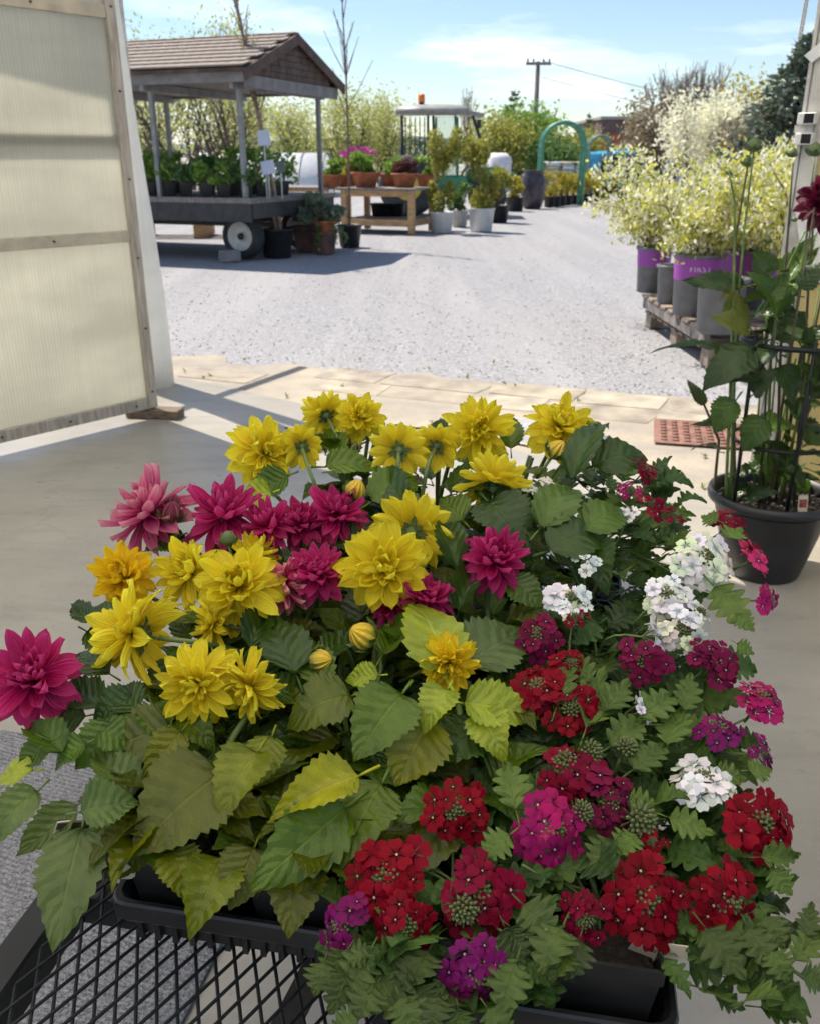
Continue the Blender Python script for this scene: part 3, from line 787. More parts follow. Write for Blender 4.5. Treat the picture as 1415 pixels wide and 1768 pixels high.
b = on_z(590, 427); o = thing('small_black_pot', 'black pot of lacy grey green foliage under the slim young tree', 'potted plant', b + V((-.25, -.1, 0))); pot(o, b + V((-.25, -.1, 0)), .14, .18, .3, m_blackp)
shrub(o, b + V((-.2, -.1, .3)), .24, .2, f_grey, 500, .07, 5, seed=16)

# ---------------------------------------------------------------- pine display tables
def table(label, corner, L, Wd, hz, nposts=2):
    o = thing('display_table', label, 'table', corner, 'pine display tables')
    M_ = Matrix.Translation(corner) @ Matrix.Rotation(math.atan2(-WA.y, -WA.x), 4, 'Z')
    def bx(n, x0, x1, y0, y1, z0, z1, mt): return MB().box((x0, y0, z0), (x1, y1, z1), M_, bevel=.004).build(n, mt, o, smooth=False)
    for i in range(8): bx('board', -L, .06, -.05 + i * (Wd + .1) / 8, -.05 + (i + .92) * (Wd + .1) / 8, hz - .04, hz, m_greyw)
    for x in ([-L + .1, -.1] if nposts == 2 else [-L + .1, -L / 2, -.1]):
        for y in (0.0, Wd - .1): bx('leg', x, x + .11, y, y + .11, 0, hz - .042, m_pine)
    for z0 in (.14,):
        bx('stretcher', -L + .215, -.105, .02, .06, z0, z0 + .13, m_pine); bx('stretcher', -L + .215, -.105, Wd - .07, Wd - .03, z0, z0 + .13, m_pine)
    bx('apron', -L + .215, -.105, .02, .06, hz - .16, hz - .045, m_pine)
    bx('side_rail', -.08, -.04, .115, Wd - .105, .14, .27, m_pine)
    return o, M_
T1 = on_z(712, 405) + V((0, 0, 0)); t1, TM1 = table('pine display table of terracotta bowls beside the white buckets', T1, 1.65, 1.25, .86)
T2 = T1 + WA * 1.95 + WB * .15; t2, TM2 = table('pine display table behind the slim young tree', T2, 1.6, 1.2, .86)
def bowl(px, py, Y, r, h, mat, leafm, label, n=500, rx=.3, rz=.18, group='terracotta bowls on the tables', ls=.09, sd=1):
    p = on_y(px, py, Y); p.z = .861
    o = thing('terracotta_bowl', label, 'potted plant', p, group); pot(o, p, r * .68, r, h, mat, 'bowl', lip=.02)
    shrub(o, p + V((0, 0, h * .8)), rx, rz, leafm, n, ls, 5, seed=sd); return o
bowl(570, 330, 19.6, .24, .24, m_terra, f_green, 'terracotta bowl of green leaves nearest the wagon gable', sd=21)
bowl(597, 332, 20.2, .24, .22, m_terra, f_gold, 'terracotta bowl of golden green leaves behind the bare young tree', sd=22)
bowl(632, 330, 19.3, .29, .29, m_terra, f_green, 'wide terracotta bowl of bright green leaves, largest on the tables', 900, .40, .20, sd=23)
bowl(676, 327, 20.0, .24, .26, m_terra, f_green, 'terracotta bowl of green leaves behind the one with dark foliage', sd=24)
bowl(698, 329, 19.2, .25, .27, m_terra, f_plum, 'terracotta bowl of dark and pale trailing foliage at table corner', sd=25, rx=.28)
bowl(734, 327, 20.0, .21, .24, m_terra, f_green, 'small terracotta bowl at the table end beside the leafy shrubs', sd=26)
p = on_y(620, 268, 20.3); o = thing('magenta_basket', 'magenta flowering basket above the terracotta bowls', 'flower basket', V((p.x, p.y, .861)))
pot(o, V((p.x, p.y, .861)), .15, .2, .3, m_terra2); lb = MB(); leaves(lb, p, (.36, .28, .16), 420, .09, .3, .6); lb.build('blossom', f_purple, o, smooth=False)
lb = MB(); leaves(lb, p - V((0, 0, .25)), (.28, .25, .2), 400, .09); lb.build('foliage', f_mid, o, smooth=False)
for k, (px, py) in enumerate(((655, 362), (685, 366), (668, 352))):
    p = on_y(px, py, 19.7); p.z = .28
    o = thing('stacked_pot', 'empty dark pot stored under the pine table, %s' % ('leftmost of three', 'rightmost of three', 'middle and rear one of three')[k], 'pot', p); pot(o, p, .14, .18, .26, m_blackp, soil=False)
MB().box((-1.5, .1, .27), (-.12, 1.1, .279), TM1).build('shelf', m_greyw, t1, smooth=False)

# ---------------------------------------------------------------- leafy shrubs in white buckets
def bucket_shrub(px, py, r, h, leafm, hh, rx, label, potm=m_whitep, n=1500, sd=1, name='bucket_shrub', ls=.10):
    b = on_z(px, py) + V((0, r, 0)); o = thing(name, label, 'potted shrub', b); pot(o, b, r * .82, r, h, potm, 'bucket')
    shrub(o, b + V((0, 0, h * .85)), rx, hh, leafm, int(n * 1.5), ls * .85, 9, seed=sd, up=.7); return o
bucket_shrub(762, 403, .24, .40, f_orangey, .72, .34, 'upright leafy shrub in white bucket at the table end', sd=31)
bucket_shrub(793, 392, .19, .34, f_mid, .3, .3, 'low leafy plant in small grey white bucket between two taller ones', plain('dull_white', (.45, .46, .46), .5), 500, 32)
bucket_shrub(831, 401, .27, .46, f_orangey, .66, .42, 'broad leafy shrub in white bucket, rightmost of the buckets', sd=33, n=2000)
bucket_shrub(858, 385, .30, .38, f_orangey, .45, .40, 'green shrub in wide black pot behind white bucket', m_blackp, 1200, 34)
bucket_shrub(889, 365, .28, .38, f_gold, .3, .30, 'golden green shrub in black pot beside the urn', m_blackp, 700, 35)

# ---------------------------------------------------------------- tractor with cab
TY = 24.6
TB = on_z(745, 372); TB.y = TY
m_tgrey = plain('tractor_grey', (.30, .29, .27), .5, var=.1); m_glass, g = material('cab_glass')
g('OutputMaterial', {0: g('MixShader', {0: .82, 1: g('BsdfPrincipled', {'Base Color': (.55, .6, .62), 'Roughness': .12}), 2: g('BsdfTransparent', {0: (.9, .95, .95, 1)})})})
tr = thing('tractor', 'parked tractor with open sided cab and orange roof beacon', 'tractor', (TB.x, TY, 0))
def tp(px, py, dy=0): return on_y(px, py, TY + dy)
tx0, tx1 = tp(692, 200).x, tp(800, 200).x
zt = tp(745, 196).z
mb = MB(); ca = V(((tx0 + tx1) / 2, TY + .55, zt))
roofv = []; prof = [(0, 0), (.04, .10), (.25, .2), (1.0, .24)]
for z, ins in ((0, .0), (.10, .02), (.19, .16), (.23, .5)):
    for x, y in ((-1, -1), (-.3, -1.05), (.3, -1.05), (1, -1), (1, 1), (.3, 1.05), (-.3, 1.05), (-1, 1)):
        roofv.append(ca + V((x * (.92 - ins), y * (.72 - ins), z)))
mb.add(roofv, [(k * 8 + i, k * 8 + (i + 1) % 8, k * 8 + 8 + (i + 1) % 8, k * 8 + 8 + i) for k in range(3) for i in range(8)] + [tuple(range(7, -1, -1)), tuple(range(24, 32))])
mb.build('cab_roof', m_tgrey, tr)
mb = MB(); q0, q1 = tp(800, 190), tp(834, 199)
mb.add([q0 + V((-.3, -.1, .06)), q1 + V((0, -.1, .04)), q1 + V((0, 1.0, .04)), q0 + V((-.3, 1.0, .06)), q0 + V((-.3, -.1, -.06)), q1 + V((0, -.1, -.03)), q1 + V((0, 1.0, -.03)), q0 + V((-.3, 1.0, -.06))], [(0, 1, 2, 3), (4, 7, 6, 5), (0, 4, 5, 1), (1, 5, 6, 2), (3, 2, 6, 7)]); mb.build('roof_visor', m_tgrey, tr, smooth=False)
for (x, y, xb) in ((694, 0, 694), (738, 1.1, 738), (747, 0, 750), (694, 1.1, 699), (785, 1.1, 790)):
    MB().tube([tp(x, 200, y), tp(xb, 338, y)], .035, 6).build('cab_pillar', m_dark, tr)
MB().tube([tp(815, 200), tp(828, 240), tp(822, 262)], .04, 6).build('cab_pillar', m_dark, tr)
for k in range(5):
    x = 700 + k * 8; MB().tube([tp(x, 202, .5), tp(x, 270, .5)], .02, 4).build('guard_bar', m_dark, tr)
gl = MB(); gl.add([tp(752, 203, -.02), tp(788, 203, -.02), tp(788, 330, -.02), tp(750, 330, -.02), tp(752, 203, 0), tp(788, 203, 0), tp(788, 330, 0), tp(750, 330, 0)], [(0, 3, 2, 1), (4, 5, 6, 7), (0, 1, 5, 4), (3, 7, 6, 2), (0, 4, 7, 3), (1, 2, 6, 5)])
dr = gl.build('cab_door', m_glass, tr, smooth=False)
m_tgreen = plain('tractor_green', (.06, .26, .12), .4, var=.1)
MB().tube([tp(750, 332, -.03), tp(752, 202, -.03), tp(789, 202, -.03), tp(789, 332, -.03)], .03, 6).build('door_frame', m_tgreen, dr)
bc = ca + V((-.28, -.2, .29))
bt = MB().lathe([(.075, 0), (.075, .05), (.07, .07)], 14, Matrix.Translation(bc + V((0, 0, -.08))), close=True).build('beacon_base', m_dark, tr)
m_beac = plain('orange_lens', (.85, .20, .02), .25, var=.05)
MB().lathe([(.09, .07), (.09, .22), (.06, .26), (.001, .27)], 14, Matrix.Translation(bc + V((0, 0, -.08)))).build('beacon', m_beac, tr)
seat = MB().box((-.25, -.2, 0), (.25, .25, .12), Matrix.Translation(tp(735, 318, .5)), bevel=.04).build('seat', m_blackp, tr); MB().box((-.24, .2, .1), (.24, .32, .55), Matrix.Translation(tp(735, 318, .5)), bevel=.05).build('seat_back', m_blackp, tr)
MB().box((-1.0, -.1, .55), (.9, 1.2, 1.0), Matrix.Translation(V((TB.x, TY, 0))), bevel=.08).build('body', m_tgreen, tr)
MB().box((.9, .15, .75), (1.9, .95, 1.2), Matrix.Translation(V((TB.x, TY, 0))), bevel=.1).build('bonnet', m_tgreen, tr)
MB().tube([tp(786, 322, .4), tp(797, 300, .4)], .02, 5).build('steering_column', m_dark, tr)
ring_ = [tp(798, 298, .4) + V((.16 * math.cos(a) * .5, .18 * math.sin(a), .14 * math.cos(a))) for a in [i * math.pi / 8 for i in range(17)]]
MB().tube(ring_, .018, 5, cap=False).build('steering_wheel', m_dark, tr)
MB().tube([tp(826, 215, 0), tp(832, 218, -.1)], .012, 4).build('mirror_arm', m_dark, tr); MB().box((-.05, -.02, -.1), (.05, .02, .1), Matrix.Translation(tp(826, 214, -.12)), bevel=.01).build('mirror', m_dark, tr)
big = MB().lathe([(.3, -.2), (.62, -.22), (.72, -.16), (.75, 0), (.72, .16), (.62, .22), (.3, .2)], 28).mesh('tyre', m_rubber); rimm = MB().lathe([(.001, -.1), (.12, -.12), (.3, -.2), (.34, -.21), (.3, .2)], 24).mesh('rim', plain('yellow_rim', (.55, .42, .06), .5))
for x, y, s_ in ((-.62, -.35, 1), (-.62, 1.4, 1), (1.45, -.05, .62), (1.45, 1.15, .62)):
    M_ = Matrix.Translation(V((TB.x + x, TY + y, .75 * s_))) @ Matrix.Rotation(rad(-90), 4, 'X') @ Matrix.Scale(s_, 4)
    w_ = new('wheel', MB().lathe([(.2, -.05), (.2, .05)], 16).mesh('wheel_core', m_dark), tr, M_); new('tyre', big, w_, M_); new('rim', rimm, w_, M_)

# ---------------------------------------------------------------- urn, arches, row of golden shrubs
b = on_z(920, 361) + V((0, .35, 0)); o = thing('glazed_urn', 'large dark glazed urn standing beneath the green arch', 'urn', b)
MB().lathe([(.22, 0), (.27, .03), (.36, .3), (.40, .6), (.37, .85), (.28, .99), (.27, 1.03), (.31, 1.06), (.31, 1.09), (.25, 1.09), (.22, 1.0), (.3, .7)], 28, Matrix.Translation(b), close=True).build('urn_body', plain('plum_glaze', (.055, .045, .058), .25, var=.25, vscale=4), o)
bucket_shrub(936, 345, .2, .3, f_mid, .7, .3, 'leafy plant standing behind the dark urn', m_blackp, 600, 36)
m_archg = plain('green_tube', (.07, .27, .17), .45, var=.12)
def arch(label, pxl, pxr, pyb, pyt, Y, rt, mat=m_archg):
    a, c_ = on_y(pxl, pyb, Y), on_y(pxr, pyb, Y); tz = on_y((pxl + pxr) / 2, pyt, Y).z; hw = (c_.x - a.x) / 2; cx = (a.x + c_.x) / 2
    zs = tz - hw
    o = thing('garden_arch', label, 'arch', (cx, Y, 0), 'green garden arches')
    for dy in (0, .55):
        pts = [V((cx - hw, Y + dy, 0)), V((cx - hw, Y + dy, zs * .5))] + [V((cx - hw * math.cos(t), Y + dy, zs + hw * math.sin(t))) for t in [math.pi * i / 16 for i in range(17)]] + [V((cx + hw, Y + dy, zs * .5)), V((cx + hw, Y + dy, 0))]
        MB().tube(pts, rt, 8).build('hoop', mat, o)
    for t in [math.pi * i / 6 for i in range(7)]:
        q = V((cx - hw * math.cos(t), Y, zs + hw * math.sin(t))); MB().tube([q, q + V((0, .55, 0))], rt * .5, 5).build('rung', mat, o)
arch('tall green tubular garden arch beyond the dark urn', 933, 1006, 300, 211, 30.5, .058)
arch('slim distant green garden arch before the blue pallets', 1015, 1052, 285, 234, 40, .05, plain('green_thin', (.14, .25, .20), .5))
for k in range(9):
    px, py = 948 + k * 10.2, 358 - k * 1.25
    bucket_shrub(px, py, .17, .3, f_gold, .36, .27, 'golden shrub in black pot, %s in the row by the urn' % ('first', 'second', 'third', 'fourth', 'fifth', 'sixth', 'seventh', 'eighth', 'ninth')[k], m_blackp, 420, 40 + k, 'golden_shrub', .09)
# stacked sacks and blue wrapped pallets
m_sack = plain('cream_sack', (.52, .47, .33), .6, var=.2); m_sackw = plain('white_sack', (.66, .66, .68), .6, var=.12)
ordn = ('first', 'second', 'third', 'fourth', 'fifth', 'sixth', 'seventh')
for i, px in enumerate((952, 975, 998)):
    b = on_y(px, 315, 44); b.z = 0
    o = thing('sack_stack', 'pallet stack of filled bags beyond the arch, %s from the urn' % ordn[i], 'bag stack', b, 'bag stacks beyond the arch')
    for k in range(7): MB().box((-.42, -.5, k * .17 + .1), (.42, .5, k * .17 + .265), Matrix.Translation(b + V((R.uniform(-.04, .04), 0, 0))), bevel=.05).build('bag', m_sack if (k + i) % 3 else m_sackw, o)
m_blue = plain('blue_wrap', (.09, .46, .74), .3, var=.2, vscale=3, bump=.5, bscale=8)
for i, px in enumerate((1022, 1045, 1064, 1084, 1106, 1128)):
    b = on_y(px, 315, 42); b.z = 0; zt = on_y(px, 262 - i * .8, 42).z
    o = thing('blue_pallet', 'pallet wrapped in bright blue film, %s in the far row' % ordn[i], 'wrapped pallet', b, 'blue wrapped pallets')
    MB().box((-.5, -.5, .12), (.5, .5, zt), Matrix.Translation(b), bevel=.12).build('wrapped_load', m_blue, o)
    MB().box((-.5, -.5, .0), (.5, .5, .115), Matrix.Translation(b)).build('base', m_greyw, o, smooth=False)
b = on_y(1148, 315, 43); b.z = 0; o = thing('white_load', 'white sheeted load at the end of the blue pallets', 'covered load', b); MB().box((-.9, -.5, 0), (.9, .5, on_y(1148, 262, 43).z), Matrix.Translation(b), bevel=.2).build('sheet', m_sackw, o)
# small white tank behind the tractor
b = on_y(859, 315, 40); b.z = 0; o = thing('white_tank', 'small white tank standing beyond the tractor', 'tank', b); MB().box((-.5, -.5, 0), (.5, .5, on_y(859, 264, 40).z), Matrix.Translation(b), bevel=.2).build('tank_body', m_sackw, o)
# trolley heaped with dark stone
b = on_z(1056, 347); o = thing('garden_trolley', 'dark garden trolley with tilted black tub at the path edge', 'trolley', b)
MB().box((-.5, -.35, .32), (.5, .35, .40), Matrix.Translation(b), bevel=.02).build('tray', m_dark, o)
MB().box((-.3, -.3, 0), (.3, .3, .38), Matrix.Translation(b + V((-.05, 0, .75))) @ Matrix.Rotation(rad(28), 4, 'Y'), bevel=.05).build('tub', m_blackp, o)
for dx in (-.34, .34):
    for dy in (-.36, .36): MB().lathe([(.05, -.04), (.15, -.05), (.17, 0), (.15, .05), (.05, .04)], 14, Matrix.Translation(b + V((dx, dy, .17))) @ Matrix.Rotation(rad(90), 4, 'X')).build('wheel', m_rubber, o)
for k in range(7): MB().blob(b + V((R.uniform(-.4, .4), R.uniform(-.2, .2), .46)), (.14, .12, .09), 7, 4).build('stone', plain('dark_stone', (.08, .075, .08), .8), o, smooth=False)
MB().tube([b + V((.5, 0, .36)), b + V((.9, -.1, .75))], .02, 5).build('handle', m_dark, o)

# ---------------------------------------------------------------- utility pole, building, hoop house
pb_ = on_y(925, 300, 60); pt_ = on_y(928, 106, 60)
o = thing('utility_pole', 'wooden utility pole with crossarm rising behind the green arch', 'utility pole', (pb_.x, 60, 0))
MB().tube([V((pt_.x, 60, 0)), V((pt_.x, 60, pt_.z))], [.19, .13], 8).build('pole', plain('pole_wood', (.20, .175, .16), .9), o)
MB().box((-.75, -.06, -.22), (.75, .06, -.06), Matrix.Translation(V((pt_.x, 59.8, pt_.z)))).build('crossarm', m_greyw, o, smooth=False)
for dx in (-.65, -.3, .3, .65): MB().lathe([(.05, -.06), (.07, .05), (.04, .14), (.001, .16)], 8, Matrix.Translation(V((pt_.x + dx, 59.8, pt_.z))), close=True).build('insulator', m_tgrey, o)
for k, dz in enumerate((0, -.9)):
    pts = []
    for i in range(13):
        t = i / 12; q = V((pt_.x + .3 + t * 34, 59.8 + t * 16, pt_.z + dz - 2.2 * math.sin(math.pi * t * .8) - t * .8)); pts.append(q)
    tag(MB().tube(pts, .018, 4).build('power_line', m_dark), 'thin sagging power line right of the utility pole, %s one' % ('upper', 'lower')[k], 'cable')
bb = thing('brick_building', 'far low brick building with dark flat upper storey', 'building', (24, 92, 0))
m_brick = plain('red_brick', (.33, .10, .075), .85, var=.15, vscale=2); m_brick2 = plain('dark_brick', (.13, .085, .085), .85, var=.15, vscale=2)
x0, x1 = on_y(1037, 230, 90).x, on_y(1240, 230, 90).x; zm = on_y(1037, 231, 90).z; zt = on_y(1037, 206, 90).z
MB().box((x0, 90, 0), (x1, 104, zm)).build('lower_wall', m_brick, bb, smooth=False); MB().box((x0 + .02, 90.05, zm), (x1 - .02, 104, zt)).build('upper_wall', m_brick2, bb, smooth=False)
MB().box((on_y(960, 240, 92).x, 92, 0), (x0 - .02, 100, on_y(960, 235, 92).z)).build('wing', m_brick, bb, smooth=False)
MB().box((x0 - .15, 89.85, zt), (x1 + .15, 104.1, zt + .25)).build('parapet', m_tgrey, bb, smooth=False)
for k in range(5): MB().box((x0 + 2 + k * 4, 89.93, 1.2), (x0 + 3.8 + k * 4, 89.99, 2.6)).build('window', m_dark, bb, smooth=False)
m_hoop = plain('white_hoop_film', (.80, .80, .80), .4, var=.05)
for k, (xa, xb, Y, lab) in enumerate(((-24, -9.0, 35, 'white film covered hoop house behind the wagon, larger one'), (-8.8, -3.4, 36.5, 'white film covered hoop house behind the wagon posts, smaller one'))):
    o = thing('hoop_house', lab, 'greenhouse', ((xa + xb) / 2, Y, 0)); pr = []; ztop = on_y(380, 263, Y).z
    pts = [(math.cos(t) , math.sin(t)) for t in [math.pi * i / 12 for i in range(13)]]
    mb = MB(); mb.add([V((x, Y + 3 - 3 * c_, ztop * s_)) for x in (xa, xb) for c_, s_ in pts], [(i, i + 1, 14 + i, 13 + i) for i in range(12)] + [tuple(range(12, -1, -1)), tuple(range(13, 26))]); mb.build('film_cover', m_hoop, o)
    for i in range(7):
        x = xa + (xb - xa) * i / 6; MB().tube([V((x, Y + 3 - 3.03 * c_, ztop * 1.01 * s_)) for c_, s_ in pts], .04, 5).build('hoop', m_galv, o)

# ---------------------------------------------------------------- trees
def at(px, Y): p = on_y(px, 300, Y); return (p.x, Y, 0)
def hgt(py, Y): return on_y(700, py, Y).z
tree('willow_tree', 'yellow green spring tree rising behind the wagon roof', at(330, 34), hgt(48, 34), 1, f_yel, 7, .13, .45, 4, .75, .2, .16, 2, kids=(2, 3))
tree('willow_tree', 'pale leafing tree at the far end of wagon roof', at(215, 33), hgt(52, 33), 2, f_pale, 7, .13, .45, 4, .7, .2, .15, 2, kids=(2, 3))
tree('orchard_tree', 'dark crooked bare limbed tree seen beneath the wagon roof', at(385, 27), hgt(120, 27), 3, f_pale, 1, .12, .4, 4, .9, .1, .16, 2, kids=(2, 3))
tree('orchard_tree', 'leaning bare tree behind the wagon posts', at(345, 25), hgt(140, 25), 13, f_pale, 1, .12, .4, 4, .9, .0, .12, 1, lean=(-.5, 0), kids=(2, 3))
tree('spring_bush', 'tall yellow green bush between the wagon and the tractor', at(610, 44), hgt(150, 44), 4, f_yel, 6, .13, .5, 3, .55, .5, .07, 7, kids=(2, 4), trunk_frac=.45)
tree('spring_bush', 'lower pale yellow green bush right behind the wagon gable', at(520, 48), hgt(180, 48), 5, f_pale, 5, .14, .5, 3, .6, .4, .07, 7, kids=(2, 4), trunk_frac=.45)
tree('spring_bush', 'feathery yellow green bush just left of the tractor', at(660, 46), hgt(165, 46), 6, f_yel, 6, .13, .5, 3, .5, .6, .07, 6, kids=(2, 4), trunk_frac=.45)
tree('spring_bush', 'green bush seen low between wagon posts', at(255, 50), hgt(180, 50), 7, f_yel, 4, .14, .5, 3, .6, .4, .07, 6, kids=(2, 4), trunk_frac=.45)
tree('spring_bush', 'pale green bush seen between the middle wagon posts', at(440, 52), hgt(165, 52), 17, f_pale, 4, .14, .5, 3, .6, .4, .07, 6, kids=(2, 4), trunk_frac=.45)
tree('bare_tree', 'fine twigged bare tree behind the tractor', at(803, 52), hgt(150, 52), 8, None, lvl=4, spread=.6, up=.4, r=.14, kids=(2, 4), bark=m_twig, minr=.012)
tree('spring_bush', 'light green tree left of the utility pole', at(905, 50), hgt(190, 50), 9, f_green, 9, .2, .5, 3, .6, .4, .09, 5, kids=(2, 4), trunk_frac=.45)
tree('spring_bush', 'olive brown bush low beside the tractor cab', at(862, 46), hgt(215, 46), 10, f_orangey, 8, .18, .45, 3, .6, .4, .07, 5, kids=(2, 4), trunk_frac=.45)
tree('bare_tree', 'tall bare twiggy tree above the white shrubs', at(1170, 38), hgt(100, 38), 11, None, lvl=4, spread=.45, up=.6, r=.09, trunks=5, kids=(2, 4), bark=m_twig, trunk_frac=.4, minr=.010)
tree('bare_tree', 'bare twiggy tree left of the blue spruce', at(1232, 38), hgt(112, 38), 12, None, lvl=4, spread=.45, up=.6, r=.09, trunks=4, kids=(2, 4), bark=m_twig, trunk_frac=.4, minr=.010)
tree('spring_bush', 'russet brown bush above the blue pallets', at(1150, 40), hgt(165, 40), 14, f_red, 5, .16, .42, 3, .55, .5, .06, 7, kids=(2, 4), trunk_frac=.45)
tree('blossom_tree', 'white blossoming tree before the bare twigs', at(1205, 26), hgt(170, 26), 15, f_white, 10, .11, .28, 3, .5, .5, .05, 5, kids=(2, 3), trunk_frac=.45)
tree('blossom_tree', 'pale blossoming tree nearest the blue spruce', at(1255, 28), hgt(170, 28), 16, f_white, 8, .11, .28, 3, .5, .5, .05, 4, kids=(2, 3), trunk_frac=.45)
tree('spring_bush', 'yellow and russet bush against the blue spruce', at(1300, 30), hgt(135, 30), 18, f_gold, 6, .12, .3, 3, .5, .6, .05, 5, kids=(2, 3), trunk_frac=.45)
tree('spring_bush', 'reddish bush low before the blue spruce', at(1268, 25), hgt(200, 25), 19, f_red, 8, .1, .25, 3, .5, .6, .05, 5, kids=(2, 3), trunk_frac=.45)
tree('spring_bush', 'low green bush under the green arch', at(985, 48), hgt(240, 48), 20, f_orangey, 8, .17, .4, 3, .6, .3, .06, 6, kids=(2, 3), trunk_frac=.45)
tree('spring_bush', 'green bush between urn and utility pole', at(950, 46), hgt(248, 46), 29, f_mid, 8, .17, .4, 3, .6, .3, .06, 6, kids=(2, 3), trunk_frac=.45)
# low green growth along the yard's far side
lb = MB(); rr = random.Random(77)
for k in range(1300):
    x = rr.uniform(-30, 24); Y = rr.uniform(52, 66); leaves(lb, (x, Y, rr.uniform(.2, 1.6 + .8 * math.sin(x * .4))), (.7, .5, .4), 3, .32, .3, .3, rr)
tag(lb.build('hedgerow', f_pale, smooth=False), 'hazy green hedgerow along the far side of yard', 'hedgerow', kind='stuff')
# distant wooded ridge
mb = MB(); rr = random.Random(5); N = 60; vs = []
for i in range(N + 1):
    x = -420 + 840 * i / N; z = 5.5 + 2.2 * math.sin(i * .7) + 1.2 * math.sin(i * 1.9); vs += [(x, 300, -1), (x, 300, z), (x, 420, z + 3), (x, 430, -1)]
mb.add(vs, [(i * 4 + k, i * 4 + k + 1, i * 4 + k + 5, i * 4 + k + 4) for i in range(N) for k in range(3)])
tag(mb.build('distant_hills', plain('blue_green_hill', (.16, .20, .16), .95, var=.2, vscale=.2)), 'far wooded ridge on the horizon', kind='structure')

def conifer(name, label, base, h, r, mat, seed, tiers=16, n=14, droop=.25, ls=.12, dens=14):
    rr = random.Random(seed); o = thing(name, label, 'tree', base)
    MB().tube([V(base), V(base) + V((0, 0, h))], [h * .02 + .03, .012], 7).build('trunk', m_bark, o)
    lb, bb_ = MB(), MB()
    for i in range(tiers):
        t = (i + .3) / tiers; z = h * (.04 + .95 * t); L = r * (1 - t) ** .85 + .05
        for k in range(max(5, int(n * (1 - .55 * t)))):
            a = rr.uniform(0, 6.28); Lk = L * rr.uniform(.75, 1.12); st = V(base) + V((0, 0, z + rr.uniform(-.1, .1)))
            e = st + V((math.cos(a) * Lk, math.sin(a) * Lk, -droop * Lk * .4 + .08 * Lk))
            bb_.tube([st, st.lerp(e, .5) + V((0, 0, -droop * .1 * Lk)), e], [.02, .014, .006], 3, cap=False)
            for q in range(int(dens * (.4 + Lk / r))):
                u = rr.uniform(.25, 1.05); c = st.lerp(e, u) + V((rr.gauss(0, .07), rr.gauss(0, .07), rr.gauss(-.01, .05))) * (.4 + Lk * .5)
                leaf1(lb, c, ls * rr.uniform(.7, 1.3), (e - st).normalized() * 1.2 + V((0, 0, .25)), rr)
    bb_.build('limbs', m_bark, o); tag(lb.build('crown', mat, o, smooth=False), kind='stuff')
sb_ = on_y(1375, 300, 15.5)
conifer('blue_spruce', 'dense blue green spruce behind the right door post', (sb_.x - .05, 15.5, 0), on_y(1380, 48, 15.5).z, 1.75, f_spruce, 3, 26, 26, .2, .11, 26)
p = on_y(882, 300, 56); conifer('pine_tree', 'slim olive pine beyond the tractor', (p.x, 56, 0), on_y(882, 152, 56).z, 1.9, f_dkgreen, 4, 15, 11, .1, .30, 9)
p = on_y(1010, 300, 70); conifer('pine_tree', 'small far pine right of the green arch', (p.x, 70, 0), on_y(1010, 192, 70).z, 1.4, f_dkgreen, 5, 12, 9, .1, .3, 7)
p = on_y(1085, 300, 80); conifer('pine_tree', 'small far pine before the brick building', (p.x, 80, 0), on_y(1085, 177, 80).z, 2.2, f_dkgreen, 6, 12, 9, .1, .34, 7)

# ---------------------------------------------------------------- pallet of shrubs on the right
PX, PY0, PY1, PZ = 2.075, 6.32, 8.15, .275
m_pal = plain('weathered_pallet', (.33, .26, .20), .8, var=.3, vscale=7, bump=.4, stretch=(1, 5, 1)); m_palg = plain('grey_stringer', (.21, .185, .175), .85, var=.3, vscale=6, bump=.4)
for lay, z0 in ((0, 0), (1, .14)):
    o = thing('shipping_pallet', 'weathered wooden pallet under the shrubs, %s of the pair' % ('lower', 'upper')[lay], 'pallet', (PX, PY0, z0), 'pallets under the shrubs')
    dx = .04 * (1 - lay)
    for i in range(9):
        y = PY0 + i * (PY1 - PY0 - .14) / 8
        MB().box((PX + dx, y, z0 + .112), (PX + 1.9, y + .14 + R.uniform(-.01, .01), z0 + .134), bevel=.003).build('deck_board', m_pal, o, smooth=False)
    for i in range(3):
        x = PX + dx + .01 + i * .9
        if lay: MB().box((x, PY0 + .02, z0 + .022), (x + .045, PY1 - .02, z0 + .111), bevel=.003).build('stringer', m_palg, o, smooth=False)
        else:
            for q in range(3): MB().box((x, PY0 + .01 + q * (PY1 - PY0 - .2) / 2, z0), (x + .12, PY0 + .18 + q * (PY1 - PY0 - .2) / 2, z0 + .111), bevel=.003).build('block', m_pal, o, smooth=False)
m_purple = plain('purple_band', (.30, .055, .36), .45, var=.08, vscale=4)
def text_on_pot(parent, s, M_, r, z, size, ang, mat):
    cu = bpy.data.curves.new('lettering', 'FONT'); cu.body = s; cu.size = size; cu.align_x = 'CENTER'; cu.space_character = 1.15
    ob = bpy.data.objects.new('lettering_tmp', cu); COL.objects.link(ob); dg = bpy.context.evaluated_depsgraph_get()
    me = bpy.data.meshes.new_from_object(ob.evaluated_get(dg)); COL.objects.unlink(ob); bpy.data.objects.remove(ob)
    for v in me.vertices:
        a = ang + v.co.x / r; rr_ = r + .002
        v.co = (rr_ * math.cos(a), rr_ * math.sin(a), z + v.co.y)
    me.materials.clear(); me.materials.append(mat); return new('lettering', me, parent, M_)
m_letter = plain('lilac_print', (.72, .55, .76), .5, var=.03)
